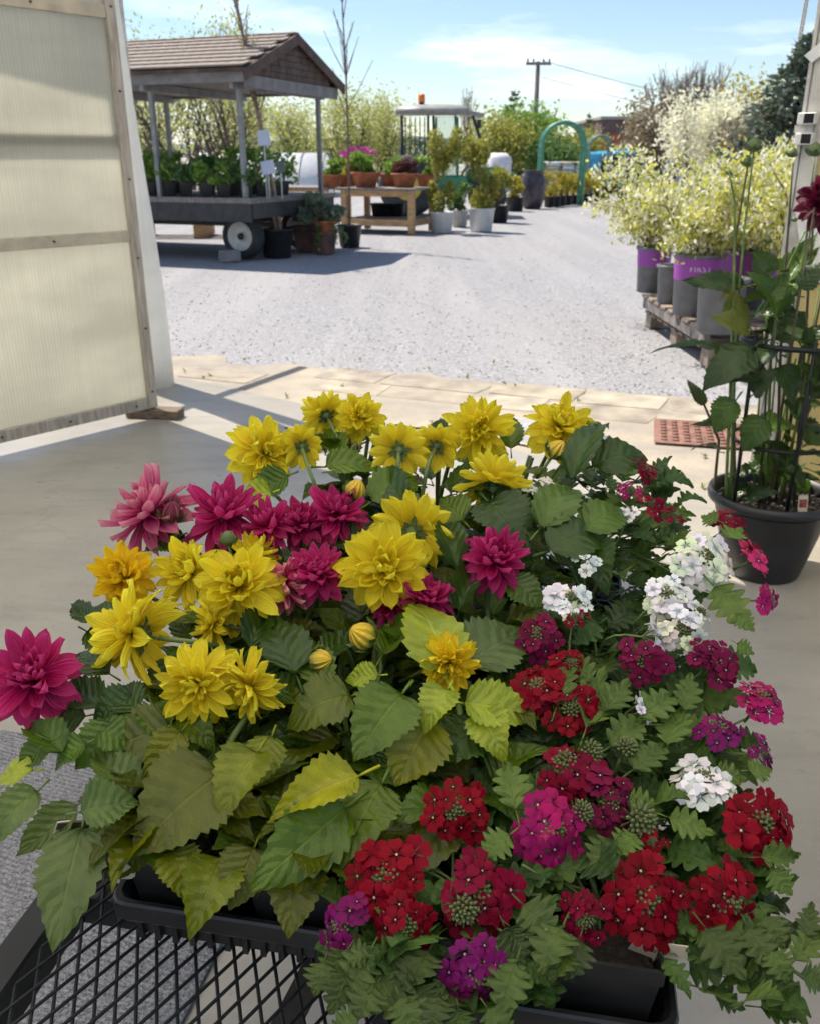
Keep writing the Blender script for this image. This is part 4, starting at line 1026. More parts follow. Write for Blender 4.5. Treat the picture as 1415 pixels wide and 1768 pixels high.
def nursery_pot(px, py, r, h, band, label, rx, rz, n, sd, z=PZ, lm=None, text=False, p=None):
    b = p or (on_z(px, py, z) + V((0, r, 0))); o = thing('nursery_shrub', label, 'potted shrub', b, 'shrubs on the pallets')
    M_ = Matrix.Translation(b); pt = pot(o, b, r * .86, r, h, m_greyp, lip=.014, n=32)
    if band:
        f = lambda z_: r * .86 + (r - r * .86) * z_ / h
        new('band', MB().lathe([(f(h * .56) + .003, h * .58), (f(h * .95) + .003, h * .945)], 32).mesh('band', m_purple), pt, M_)
        if text: text_on_pot(pt, text[0], M_, f(h * .7) + .003, h * .73, text[1], math.atan2(-b.y, -b.x) + text[2], m_letter)
    if rx:
        rr = random.Random(sd); sbm, lb, wb = MB(), MB(), MB()
        for k in range(22):
            a = rr.uniform(0, 6.28); q = rr.uniform(.25, 1.15); e = b + V((math.cos(a) * rx * q, math.sin(a) * rx * q * .9, h + rz * rr.uniform(.12, 1.55)))
            s0 = b + V((math.cos(a) * .04, math.sin(a) * .04, h * .85)); md = s0.lerp(e, .5) + V((0, 0, rz * .35))
            sbm.tube([s0, md, e], [.010, .007, .003], 4, cap=False)
            for i in range(n // 22):
                t = rr.uniform(.15, 1.08); c = (s0.lerp(md, t * 2) if t < .5 else md.lerp(e, t * 2 - 1)) + V((rr.gauss(0, .055), rr.gauss(0, .055), rr.gauss(0, .05)))
                if rr.random() < .50: leaf1(wb, c + V((0, 0, .01)), rr.uniform(.026, .05), V((0, 0, 1)), rr)
                else: leaf1(lb, c, rr.uniform(.03, .06), V((0, 0, .6)), rr)
        sbm.build('stem', m_twig, o); tag(lb.build('foliage', lm or f_shrub, o, smooth=False), kind='stuff'); tag(wb.build('blossom', f_white, o, smooth=False), kind='stuff')
    return o, b
nursery_pot(1130, 508, .150, .40, True, 'white blossoming shrub in purple banded pot at far pallet end', .52, .48, 4200, 1)
nursery_pot(1160, 526, .115, .31, False, 'empty looking plain grey pot between two purple banded pots', .0, .2, 0, 2)
nursery_pot(1208, 549, .185, .46, True, 'white blossoming shrub in large purple banded pot with pale lettering', .58, .48, 5000, 3, text=('FIRST', .060, .10))
nursery_pot(1250, 580, .165, .37, False, 'plain grey pot nearest the potted dahlia on the pallet', .0, .2, 0, 4)
nursery_pot(0, 0, .185, .46, True, 'white blossoming shrub in purple banded pot, second from the door post', .62, .50, 5000, 5, p=V((2.68, 7.35, PZ)))
nursery_pot(0, 0, .185, .46, True, 'white blossoming shrub mostly hidden behind the door post', .6, .44, 4600, 6, p=V((2.80, 6.65, PZ)))
nursery_pot(0, 0, .16, .40, True, 'rear white blossoming shrub deep in the pallet group', .65, .52, 4800, 7, p=V((3.05, 7.9, PZ)))
# coral flowers by the spruce
for k, (px, py) in enumerate(((1328, 278), (1368, 280))):
    p = on_y(px, py, 9.5); o = thing('coral_plant', 'coral red flowering plant behind the white shrubs, %s' % ('farther from the door post', 'close to the door post')[k], 'plant', V((p.x, p.y, 0)))
    MB().tube([V((p.x, p.y, 0)), p], .012, 5).build('stem', m_twig, o); lb = MB(); leaves(lb, p, (.08, .08, .07), 34, .05); lb.build('blossom', f_orange, o, smooth=False)
    lb = MB(); leaves(lb, p - V((0, 0, .4)), (.25, .2, .4), 300, .08); lb.build('foliage', f_mid, o, smooth=False)
# ================================================================== garden cart, trays, pots and the flowers in front
KU = V((math.cos(rad(-10.5)), math.sin(rad(-10.5)), 0)); KV = V((-KU.y, KU.x, 0))
K0 = V((-.325, .735, 0))
def kp(u, v, z=0.0): return K0 + KU * u + KV * v + V((0, 0, z))
KM = Matrix.Identity(4)
for r_ in range(3): KM[r_][0], KM[r_][1], KM[r_][3] = KU[r_], KV[r_], K0[r_]
KZ = .60
m_cart = plain('black_powder_coat', (.012, .014, .016), .45, var=.3, vscale=9, spec=.3)
cart = thing('garden_cart', 'black steel mesh deck garden cart carrying the flower trays', 'cart', kp(.28, .4))
U0, U1, V0, V1 = -.075, .562, -.40, .90
MB().box((U0 - .045, V0, KZ - .055), (U0 - .004, V1, KZ + .004), KM, bevel=.003).build('side_rail', m_cart, cart, smooth=False)
MB().box((U0 - .075, V0, KZ - .060), (U0 - .047, V1, KZ - .052), KM).build('rail_flange', m_cart, cart, smooth=False)
MB().box((U1 + .004, V0 + .3, KZ - .055), (U1 + .026, V1, KZ - .002), KM, bevel=.003).build('side_rail', m_cart, cart, smooth=False)
MB().box((U0, V1 - .04, KZ - .055), (U1, V1, KZ - .004), KM, bevel=.003).build('end_rail', m_cart, cart, smooth=False)
# diamond mesh: two families of strands
TA = rad(25.3); WD = .0225
mesh_m = MB()
def clip(p, d):
    t0, t1 = -9, 9
    for a, lo, hi in ((0, U0, U1), (1, V0, V1 - .04)):
        if abs(d[a]) < 1e-9: continue
        x, y = sorted(((lo - p[a]) / d[a], (hi - p[a]) / d[a])); t0, t1 = max(t0, x), min(t1, y)
    return (t0, t1) if t1 - t0 > .01 else None
for sg in (1, -1):
    d = (sg * math.sin(TA), math.cos(TA))
    for k in range(-60, 90):
        p = (U0 + k * WD, V0)
        c = clip(p, d)
        if not c: continue
        a, b2 = kp(p[0] + d[0] * c[0], p[1] + d[1] * c[0], KZ - (0.0 if sg > 0 else .0012)), kp(p[0] + d[0] * c[1], p[1] + d[1] * c[1], KZ - (0.0 if sg > 0 else .0012))
        mesh_m.tube([a, b2], .0021, 5, cap=False)
mesh_m.build('deck_mesh', m_cart, cart)
for v in (.06, .30, .62):
    MB().box((U0, v, KZ - .045), (U1, v + .028, KZ - .006), KM).build('cross_bar', m_cart, cart, smooth=False)
def bar(a, b2, r, n='brace'): return MB().tube([a, b2], r, 4).build(n, m_cart, cart, smooth=False)
bar(kp(.03, -.28, .22), kp(.22, .10, KZ - .05), .018)
bar(kp(.30, -.2, .25), kp(.30, .02, KZ - .05), .020)
for u in (U0 + .06, U1 - .06):
    for v in (V0 + .12, V1 - .12):
        if v < .3: continue
        bar(kp(u, v, .1), kp(u, v, KZ - .05), .016, 'leg')
        MB().lathe([(.03, -.018), (.07, -.022), (.085, 0), (.07, .022), (.03, .018)], 18, Matrix.Translation(kp(u, v, .086)) @ Matrix.Rotation(rad(90), 4, 'Y')).build('wheel', m_rubber, cart)
MB().box((U0 + .05, .35, .28), (U1 - .05, .38, .31), KM).build('lower_bar', m_cart, cart, smooth=False)

# trays
m_tray = plain('black_tray', (.014, .014, .016), .42, var=.3, vscale=14)
def tray(label, u0, u1, v0, v1):
    o = thing('plant_tray', label, 'tray', kp((u0 + u1) / 2, (v0 + v1) / 2, KZ + .003), 'black plant trays')
    def ring(ins, z, rc=.018):
        a0, a1, c0, c1 = u0 + ins, u1 - ins, v0 + ins, v1 - ins; q = []
        for cx, cy, st in ((a1 - rc, c0 + rc, -90), (a1 - rc, c1 - rc, 0), (a0 + rc, c1 - rc, 90), (a0 + rc, c0 + rc, 180)):
            for i in range(4): t = rad(st + 30 * i); q.append(kp(cx + rc * math.cos(t), cy + rc * math.sin(t), z))
        return q
    z = KZ + .003
    rs = [ring(.020, z), ring(.016, z + .004), ring(.010, z + .030), ring(.002, z + .032), ring(.0, z + .036), ring(.0, z + .055), ring(.002, z + .058), ring(.007, z + .058), ring(.012, z + .05), ring(.022, z + .008)]
    mb = MB(); vs = [p for r in rs for p in r]; n = 16
    mb.add(vs, [(k * n + i, k * n + (i + 1) % n, k * n + n + (i + 1) % n, k * n + n + i) for k in range(len(rs) - 1) for i in range(n)] + [tuple(range((len(rs) - 1) * n, len(rs) * n))])
    mb.build('tray_shell', m_tray, o, smooth=False)
    nr = int((u1 - u0) / .02)
    rb = MB().box((-.003, -.004, .0), (.003, .004, .026), KM.to_3x3().to_4x4()).mesh('rib', m_tray, False)
    for i in range(1, nr): new('rib', rb, o, Matrix.Translation(kp(u0 + .01 + i * .02, v0 + .012, z + .003)))
    return o
tray('black plastic tray of dahlias on front of the mesh deck', .0, .29, .0, .53)
tray('black plastic tray of verbenas at the cart front', .30, .59, -.05, .48)
tray('black plastic tray at the back of the cart under yellow dahlias', .02, .57, .55, .83)

# plants' materials ------------------------------------------------
def mat_leaf(name, veins=7.0, slope=1.7, gloss=.27, trans=.36, vein_amt=.55):
    m, g = material(name)
    oc = g('ObjectInfo').node.outputs['Color']; rnd = g('ObjectInfo').node.outputs['Random']
    uv = g('TexCoord', out=2); sx = g('SeparateXYZ', {0: uv}); ux, uy = sx.node.outputs[0], sx.node.outputs[1]
    ax = g.math('ABSOLUTE', g.math('SUBTRACT', ux, .5))                       # 0 midrib .. .5 margin
    ph = g.math('FRACT', g.math('SUBTRACT', g.math('MULTIPLY', uy, veins), g.math('SUBTRACT', g.math('MULTIPLY', ax, 2 * slope), g.math('MULTIPLY', g.noise(g('Mapping', {0: uv, 3: (2.2, 3.0, 1)}), 1.0, 2), .9))))
    tri = g.math('ABSOLUTE', g.math('SUBTRACT', ph, .5))                      # .5 on the vein
    v1 = g.ramp(tri, [(.455, 0.0), (.5, 1.0)]); v0 = g.ramp(ax, [(.010, 1.0), (.028, 0.0)])
    vein = g.math('MAXIMUM', v0, g.math('MULTIPLY', v1, .7))
    nz = g.noise(g('TexCoord', out=3), 4.0, 4); fine = g('TexVoronoi', {'Vector': g('Mapping', {0: uv, 3: (22, 34, 1)}), 'Scale': 1.0})
    c = g.mix(g.ramp(nz, [(.3, .0), (.72, 1.0)]), g.mix(1.0, oc, (.70, .72, .60), 'MULTIPLY'), g.mix(1.0, oc, (1.22, 1.15, .95), 'MULTIPLY'))
    vein = g.math('MULTIPLY', vein, g.math('MULTIPLY_ADD', nz, 1.6, -.15))
    c = g.mix(g.math('MULTIPLY', vein, vein_amt), c, g.mix(1.0, oc, (1.9, 1.75, 1.8), 'MULTIPLY'))
    back = g('NewGeometry').node.outputs['Backfacing']
    cb = g.mix(back, c, g.mix(.4, c, (.13, .16, .10)))
    bh = g.math('ADD', g.math('MULTIPLY', g.ramp(tri, [(0, 1.0), (.5, 0.0)]), 1.0), g.math('ADD', g.math('MULTIPLY', fine, .25), g.math('MULTIPLY', v0, -.6)))
    bmp = g('Bump', {'Strength': .6, 'Distance': .0018, 'Height': bh})
    b = g('BsdfPrincipled', {'Base Color': cb, 'Roughness': g.math('MULTIPLY_ADD', rnd, .12, gloss), 'Specular IOR Level': .46, 'Normal': bmp})
    t = g('BsdfTranslucent', {0: g.mix(1.0, c, (1.5, 1.5, .5), 'MULTIPLY')})
    g('OutputMaterial', {0: g('MixShader', {0: trans, 1: b, 2: t})}); return m
m_leaf = mat_leaf('dahlia_leaf'); m_vleaf = mat_leaf('verbena_leaf', 5.0, 1.2, .5, .25, .3)
def mat_petal(name, edge, base, trans=.35, streak=.25):
    m, g = material(name)
    oc = g('ObjectInfo').node.outputs['Color']; rnd = g('ObjectInfo').node.outputs['Random']
    uv = g('TexCoord', out=2); sx = g('SeparateXYZ', {0: uv}); ux, uy = sx.node.outputs[0], sx.node.outputs[1]
    ln = g.noise(g('Mapping', {0: uv, 3: (26, 1.6, 1)}), 1.0, 3)
    axm = g.math('ABSOLUTE', g.math('SUBTRACT', ux, .5))
    rim_ = g.math('MAXIMUM', g.math('POWER', uy, 3.5), g.ramp(axm, [(.40, 0.0), (.5, .7)]))
    c = g.mix(rim_, g.mix(1.0, oc, base, 'MULTIPLY'), g.mix(1.0, oc, edge, 'MULTIPLY'))
    c = g.mix(g.math('MULTIPLY', g.ramp(ln, [(.35, 1.0), (.6, 0.0)]), streak), c, g.mix(1.0, oc, tuple(k * .62 for k in base), 'MULTIPLY'))
    c = g.mix(1.0, c, g('CombineColor', {0: g.math('MULTIPLY_ADD', rnd, .16, .92), 1: g.math('MULTIPLY_ADD', rnd, .2, .9), 2: g.math('MULTIPLY_ADD', rnd, .16, .92)}), 'MULTIPLY')
    w = g.math('SINE', g.math('MULTIPLY', ux, 40.0))
    b = g('BsdfPrincipled', {'Base Color': c, 'Roughness': .5, 'Specular IOR Level': .3, 'Normal': g('Bump', {'Strength': .5, 'Distance': .0012, 'Height': g.math('ADD', w, g.math('MULTIPLY', ln, 2.0))})})
    t = g('BsdfTranslucent', {0: c})
    g('OutputMaterial', {0: g('MixShader', {0: trans, 1: b, 2: t})}); return m
m_ypet = mat_petal('yellow_petal', (1.0, 1.04, 1.2), (1.0, .86, .55), .42)
m_ppet = mat_petal('pink_petal', (1.35, 10.0, 2.3), (.9, .6, .85), .4)
m_vpet, g = material('verbena_petal')
oc = g('ObjectInfo').node.outputs['Color']; rnd = g('ObjectInfo').node.outputs['Random']
uv = g('TexCoord', out=2); rr_ = g('SeparateXYZ', {0: uv}).node.outputs[1]
c = g.mix(g.ramp(rr_, [(.10, 1.0), (.45, 0.0)]), oc, g.mix(1.0, oc, (.30, .4, .45), 'MULTIPLY'))
c = g.mix(g.ramp(rr_, [(.05, 1.0), (.075, 0.0)]), c, (.62, .55, .36))
c = g.mix(1.0, c, g('CombineColor', {0: g.math('MULTIPLY_ADD', rnd, .3, .85), 1: 1.0, 2: g.math('MULTIPLY_ADD', rnd, .3, .85)}), 'MULTIPLY')
nz = g.noise(g('TexCoord', out=3), 5.0, 4)
b = g('BsdfPrincipled', {'Base Color': c, 'Roughness': .6, 'Specular IOR Level': .12, 'Normal': g('Bump', {'Strength': .4, 'Distance': .002, 'Height': nz})})
g('OutputMaterial', {0: g('MixShader', {0: .22, 1: b, 2: g('BsdfTranslucent', {0: c})})})
m_stem = plain('green_stem', (.13, .19, .05), .5, var=.2, vscale=20)
m_stemd = plain('dark_stem', (.075, .06, .035), .5, var=.2, vscale=20)
m_calyx = plain('calyx_green', (.10, .15, .045), .5, var=.2, vscale=30)
m_vbud = plain('verbena_bud', (.13, .16, .05), .6, var=.3, vscale=60)
m_sq = plain('square_pot_black', (.013, .013, .014), .45, var=.3, vscale=18)
m_tagc = plain('cream_tag', (.60, .53, .40), .5, var=.06)
m_ink = plain('tag_ink', (.05, .045, .04), .6, var=.05)

# petals ---------------------------------------------------------
def arc(t, k): return (t, 0.0) if abs(k) < 1e-4 else (math.sin(k * t) / k, -(1 - math.cos(k * t)) / k)
def petal_mesh(w, cup, k, seed, mat, pointy=2.2, nx=3, ny=9, ruffle=.0, twist=0.0):
    rr = random.Random(seed); mb = MB(); vs, uv = [], []
    ph = rr.uniform(0, 6)
    for j in range(ny + 1):
        t = j / ny
        if t < .58: pr = .30 + .70 * math.sin(t / .58 * math.pi / 2)
        else: s = (t - .58) / .42; pr = max(.02, max(0.0, 1 - s ** pointy) ** .72)
        hw = w * .5 * pr; y, z = arc(t, k)
        for i in range(-nx, nx + 1):
            a = i / nx; x = a * hw
            zz = z + cup * w * a * a * (.5 + .5 * t) + .018 * math.cos(a * 7.5) * math.sin(math.pi * t) + ruffle * math.sin(t * 9 + a * 2 + ph) * abs(a) * t
            tw = twist * t; xx = x * math.cos(tw) ; zz += x * math.sin(tw)
            vs.append((xx, y - .03 * abs(a) * t, zz)); uv.append((a * .5 + .5, t))
    m = 2 * nx + 1
    mb.add(vs, [(j * m + i, j * m + i + 1, j * m + m + i + 1, j * m + m + i) for j in range(ny) for i in range(m - 1)], uv)
    return mb.mesh('petal', mat)
YP = {'o': [petal_mesh(.34, .18, k, s, m_ypet, 2.4, ruffle=.035, twist=t) for k, s, t in ((.5, 1, .1), (.2, 2, -.15), (.8, 3, .2), (-.1, 4, 0))],
      'm': [petal_mesh(.34, .36, k, s, m_ypet, 2.4, ruffle=.02, twist=t) for k, s, t in ((-.3, 5, .1), (-.7, 6, -.1), (.1, 7, .1))],
      'i': [petal_mesh(.36, .65, k, s, m_ypet, 2.0, ruffle=.03, twist=t) for k, s, t in ((-1.3, 8, .2), (-1.7, 9, -.3))]}
PP = {'o': [petal_mesh(.34, .22, k, s, m_ppet, 1.9, ruffle=.01, twist=t) for k, s, t in ((.5, 11, .1), (.15, 12, -.1), (.8, 13, .15))],
      'm': [petal_mesh(.33, .42, k, s, m_ppet, 1.9, ruffle=.01, twist=t) for k, s, t in ((-.3, 15, .1), (-.6, 16, -.1))],
      'i': [petal_mesh(.32, .75, k, s, m_ppet, 1.7, twist=t) for k, s, t in ((-1.1, 18, .1), (-1.5, 19, -.2))]}
RY = [(12, -20, 1.08, 'o'), (14, 0, 1.04, 'o'), (13, 16, .95, 'm'), (11, 32, .80, 'm'), (9, 50, .60, 'm'), (6, 70, .42, 'i')]
RP = [(13, -20, 1.05, 'o'), (14, -2, 1.02, 'o'), (14, 15, .95, 'm'), (10, 38, .76, 'm'), (8, 54, .60, 'm'), (6, 68, .45, 'i'), (4, 80, .32, 'i')]
RB = [(8, 62, 1.0, 'm'), (8, 70, .92, 'm'), (6, 78, .8, 'i'), (4, 84, .7, 'i')]     # half open
def calyx_mesh(nm):
    mb = MB()
    mb.lathe([(.02, -.26), (.07, -.24), (.15, -.16), (.19, -.06), (.16, .03), (.001, .06)], 12)
    for k in range(8):
        a = 2 * math.pi * k / 8; d, w = V((math.cos(a), math.sin(a), 0)), V((-math.sin(a), math.cos(a), 0)); o_ = 1.0 if k % 2 else .75
        mb.add([d * .12 + V((0, 0, -.14)) - w * .05, d * .12 + V((0, 0, -.14)) + w * .05, d * (.30 * o_) + V((0, 0, -.2)) + w * .075, d * (.42 * o_) + V((0, 0, -.16)), d * (.30 * o_) + V((0, 0, -.2)) - w * .075], [(0, 1, 2, 3, 4)])
    mb.tube([V((0, 0, -.6)), V((0, 0, -.2))], .035, 6); return mb.mesh(nm, m_calyx)
CAL = calyx_mesh('flower')
def flower(plant, pos, nrm, r, kind, col, seed, stage='open', droop=0.0, name='flower'):
    rr = random.Random(seed)
    z = V(nrm).normalized(); x = z.orthogonal().normalized(); x = Matrix.Rotation(rr.uniform(0, 6.28), 3, z) @ x
    M_ = Matrix.Identity(4); y = z.cross(x)
    for q in range(3): M_[q][0], M_[q][1], M_[q][2], M_[q][3] = x[q] * r, y[q] * r, z[q] * r, pos[q]
    fo = new(name, CAL, plant, M_)
    P, rings = (YP, RY) if kind == 'y' else (PP, RP)
    if stage == 'half': rings = RB
    eo, wx, ls_ = rr.uniform(-7, 9), rr.uniform(.86, 1.14), rr.uniform(.0, .12)
    for ri, (n, el, L, cls) in enumerate(rings):
        L *= 1 - ls_ * (ri % 2); el = el + eo * (ri / 3)
        off = rr.uniform(0, 6.28)
        for k in range(n):
            if rr.random() < .05: continue
            a = off + 2 * math.pi * (k + rr.uniform(-.22, .22)) / n
            e = rad(el + rr.gauss(0, 6)); l = L * rr.uniform(.88, 1.08)
            m = Matrix.Rotation(a, 4, 'Z') @ Matrix.Translation(V((0, .06 if ri < 3 else .03, .01 + .02 * ri))) @ Matrix.Rotation(e, 4, 'X') @ Matrix.Rotation(rr.gauss(0, .13), 4, 'Y') @ Matrix.Diagonal((l * wx * rr.uniform(.82, 1.12), l, l * rr.uniform(.6, 1.6), 1))
            jit = rr.uniform(.9, 1.06)
            new('petal', rr.choice(P[cls]), fo, M_ @ m, tuple(c_ * jit for c_ in col))
    return fo
def bud(plant, pos, nrm, r, ln, col, seed):
    rr = random.Random(seed); z = V(nrm).normalized(); M_ = frame(z, V((.3, .2, 1)), pos, r)
    R90 = Matrix.Rotation(rad(-90), 4, 'X')
    b_ = new('bud', MB().lathe([(.35, -.55), (.75, -.45), (.95, -.1), (.96, .25), (.80, .7), (.5, 1.05), (.2, 1.25), (.001, 1.3)], 14, R90).mesh('bud', m_budy if col == 'y' else (m_budr if col == 'r' else m_calyx)), plant, M_)
    mb = MB()
    for k in range(6):
        a = k * 1.047 + rr.uniform(-.2, .2); d = V((math.cos(a), 0, math.sin(a))); w = V((-math.sin(a), 0, math.cos(a)))
        mb.add([d * .5 + V((0, -.6, 0)) - w * .25, d * .5 + V((0, -.6, 0)) + w * .25, d * 1.15 + V((0, -.1, 0)) + w * .36, d * 1.35 + V((0, .55, 0)), d * 1.15 + V((0, -.1, 0)) - w * .36], [(0, 1, 2, 3, 4)])
    new('sepals', mb.mesh('sepals', m_calyx), b_, M_); return b_
def mat_bud(name, a, b):
    m, g = material(name); uv = g('TexCoord', out=2); sx = g('SeparateXYZ', {0: uv})
    st = g.math('SINE', g.math('MULTIPLY', sx, 62.8)); c = g.mix(g.ramp(sx.node.outputs[1], [(.25, 0.0), (.6, 1.0)]), a, b)
    c = g.mix(g.math('MULTIPLY', g.math('MAXIMUM', st, 0.0), .35), c, tuple(k * .5 for k in b))
    g('OutputMaterial', {0: g('BsdfPrincipled', {'Base Color': c, 'Roughness': .45, 'Normal': g('Bump', {'Strength': .5, 'Distance': .05, 'Height': st})})}); return m
m_budy = mat_bud('yellow_bud', (.35, .36, .06), (.78, .52, .03)); m_budr = mat_bud('red_bud', (.14, .08, .05), (.20, .02, .05))

# leaves ---------------------------------------------------------
def leaf_mesh(seed, mat, k=.6, fold=.25, teeth=11, depth=.10, w=.62, ny=44, nx=3, lobes=False, stalk=.22, pw=.62, twist=.0):
    rr = random.Random(seed); mb = MB(); rows = []
    ye, ze = arc(1, k); ang = math.atan2(ze, ye); ch = math.hypot(ye, ze)
    ca, sa = math.cos(-ang) / ch, math.sin(-ang) / ch
    vs, uv = [], []; ph = rr.uniform(0, 6)
    for j in range(ny + 1):
        t = j / ny
        pr = math.sin(math.pi * t ** pw) ** .85 if 0 < t < 1 else 0
        pr *= (1 - .25 * t ** 3)
        f = (t * teeth) % 1.0
        tooth = f if not lobes else math.sin(math.pi * min(1, f ** 1.35)) ** .75
        hw = w * .5 * max(.004, pr) * (1 - depth + depth * (2 * tooth if not lobes else 2 * tooth - .5))
        y, z = arc(t, k)
        for i in range(-nx, nx + 1):
            a = i / nx
            zz = z + fold * abs(a) * hw + .006 * math.sin(2 * math.pi * (t * 7 - 1.7 * abs(a))) * (abs(a) ** .6) * pr + .045 * math.sin(3.3 * t + ph + a * 1.5) * a + .022 * math.sin(13 * t + ph) * a * a
            yy = y + (.035 * abs(a) * (1 - t) if not lobes else .05 * abs(a)); xx = a * hw
            zz += xx * math.sin(twist * t); xx *= math.cos(twist * t)
            vs.append((xx, yy * ca - zz * sa, yy * sa + zz * ca)); uv.append((a * .5 + .5, t))
    m = 2 * nx + 1
    mb.add(vs, [(j * m + i, j * m + i + 1, j * m + m + i + 1, j * m + m + i) for j in range(ny) for i in range(m - 1)], uv)
    if stalk: mb.tube([V((0, -stalk, -.03)), V((0, -stalk * .4, -.01)), V((0, .04, -.004))], [.022, .018, .012], 4); mb.uv[-12:] = [(.5, .02)] * 12
    return mb.mesh('leaf', mat)
LM = [leaf_mesh(s, m_leaf, k, f, te, .10, twist=tw) for s, k, f, te, tw in ((1, .6, .30, 10, .15), (2, 1.1, .45, 11, -.4), (3, .35, .25, 9, .3), (4, 1.5, .35, 10, .5), (5, .9, .65, 11, -.2), (6, -.5, .4, 10, .3), (7, 1.3, .2, 9, -.5), (8, .8, .5, 12, .1))]
VL = [leaf_mesh(s, m_vleaf, k, f, 5, .27, .74, 40, 2, True, .3, .7, tw) for s, k, f, tw in ((11, .6, .3, .2), (12, 1.1, .4, -.4), (13, .2, .2, .3), (14, -.5, .3, 0))]
def leaf(plant, base, tip, zh, wr, col, mats=LM, name='leaf', mi=None):
    d = V(tip) - V(base); L = d.length; m = mats[mi if mi is not None else R.randrange(len(mats))]
    return new(name, m, plant, frame(d, zh, base, (L * wr / .62, L, L)), col)

# verbena -------------------------------------------------------
def floret_mesh(seed):
    rr = random.Random(seed); mb = MB()
    for p in range(5):
        a0 = 2 * math.pi * p / 5 + rr.uniform(-.06, .06); lift = rr.uniform(-.10, .14); sc_ = rr.uniform(.92, 1.05); vs, uv = [], []
        for j, r0 in enumerate((.045, .16, .42, .74, 1.0)):
            for i in range(-2, 3):
                a = i / 2
                half = rad(36) * (.9, .60, .86, 1.04, .78)[j]
                r1 = r0
                if j == 4: r1 = {0: .90, 1: 1.0, 2: .86}[abs(i)]
                if j == 3: r1 = {0: .72, 1: .74, 2: .66}[abs(i)]
                r1 *= sc_; t = a0 + a * half
                z = .02 + lift * r1 * r1 - .10 * r1 * r1 * a * a + .05 * math.sin(p * 2 + a * 3) * r1 + (.06 if j == 0 else 0) * 0
                vs.append((r1 * math.cos(t), r1 * math.sin(t), z + .0015 * p)); uv.append((.5, r1))
        mb.add(vs, [(j * 5 + i, j * 5 + i + 1, j * 5 + 6 + i, j * 5 + 5 + i) for j in range(4) for i in range(4)], uv)
    mb.tube([V((0, 0, -.75)), V((0, 0, -.2)), V((0, 0, .02))], [.05, .06, .085], 5); mb.uv[-15:] = [(.5, .9)] * 10 + [(.5, .03)] * 5
    return mb.mesh('floret', m_vpet)
FL = [floret_mesh(s) for s in range(4)]
def budcluster():
    rr = random.Random(3); mb = MB()
    for k in range(34):
        a = k * 2.39996; q = math.sqrt(k / 34); d = V((math.cos(a) * q * .8, math.sin(a) * q * .8, 1 - .65 * q)).normalized()
        c = d * (.30 + .05 * rr.random()); mb.blob(c, (.055, .055, .095), 6, 4, Matrix.Identity(4) if False else Matrix.Translation(c) @ d.to_track_quat('Z', 'Y').to_matrix().to_4x4() @ Matrix.Translation(-c))
    for k in range(14):
        a = k * .449; mb.tube([V((0, 0, -.35)), V((math.cos(a) * .45, math.sin(a) * .45, .02))], [.02, .03], 4, cap=False)
    mb.tube([V((0, 0, -1.0)), V((0, 0, .1))], [.045, .07], 6); return mb.mesh('flower_head', m_vbud)
BC = budcluster()
def head(plant, pos, nrm, r, col, n, seed, centre=.36, fr=.38):
    rr = random.Random(seed); z = V(nrm).normalized(); M_ = frame(z.orthogonal(), z, pos, r)
    ho = new('flower_head', BC, plant, M_)
    ex, ey = .86 * rr.uniform(.82, 1.12), .86 * rr.uniform(.82, 1.12)
    n = max(5, int(n * rr.uniform(.66, .86)))
    for i in range(n):
        q = math.sqrt(centre ** 2 + (1 - centre ** 2) * (i + .5) / n); a = i * 2.39996 + rr.uniform(-.25, .25)
        th = q * rad(62); d = V((math.sin(th) * math.cos(a), math.sin(th) * math.sin(a), math.cos(th)))
        c_ = V((d.x * ex + rr.uniform(-.11, .11), d.y * ey + rr.uniform(-.11, .11), d.z * .62 - .30 + rr.uniform(-.14, .10))); nn = (V((d.x * .75, d.y * .75, 1.0)) + V((rr.uniform(-1, 1), rr.uniform(-1, 1), rr.uniform(-.3, .6))) * .42).normalized()
        s = fr * rr.uniform(.72, 1.12); m = frame(nn.orthogonal(), nn, c_, s) @ Matrix.Rotation(rr.uniform(0, 6.28), 4, 'Z')
        j = rr.uniform(.75, 1.1); new('floret', rr.choice(FL), ho, M_ @ m, (min(1, col[0] * j), min(1, col[1] * j), min(1, col[2] * j * rr.uniform(.8, 1.2))))
    return ho
# ------------------------------------------------------------------ placing plants on the cart
def vary(col, lo, hi, rr):
    k = rr.uniform(lo, hi); h = rr.uniform(.93, 1.07)
    return (col[0] * k * h, col[1] * k, col[2] * k * h)
def canopy(px, py, off=0.0):
    r = ray(px, py); t = (CAMH - (.74 - .313 * .62 + off)) / (.313 * r.y - r.z); return CAMP + r * t, t
PZT = KZ + .012          # pot base
POTH = .105
sqp = MB().lathe([(.062, 0), (.066, .004), (.080, POTH - .018), (.0835, POTH - .017), (.0845, POTH), (.079, POTH), (.075, POTH - .02), (.001, POTH - .02)], 4, Matrix.Rotation(rad(45), 4, 'Z'), close=True).mesh('pot', [m_sq], False)
soilm = MB().lathe([(.072, POTH - .016), (.03, POTH - .010), (.001, POTH - .008)], 4, Matrix.Rotation(rad(45), 4, 'Z')).mesh('soil', m_soil, False)
PL = []
def plant(kind, u, v, label, cat):
    p = kp(u, v, PZT); o = thing('%s_plant' % ('verbena' if kind in 'rpwc' else 'dahlia'), label, cat, p, '%s in the trays' % ('verbenas' if kind in 'rpwc' else 'dahlias'), rz=rad(-10.5))
    new('pot', sqp, o, WM[o]); new('soil', soilm, o, WM[o])
    PL.append(dict(kind=kind, o=o, p=p, u=u, v=v, top=p + V((0, 0, POTH))))
CU_ = [.078, .212]; CV_ = [.072, .202, .332, .462]
D_ = 'potted dahlia'; VB = 'potted verbena'
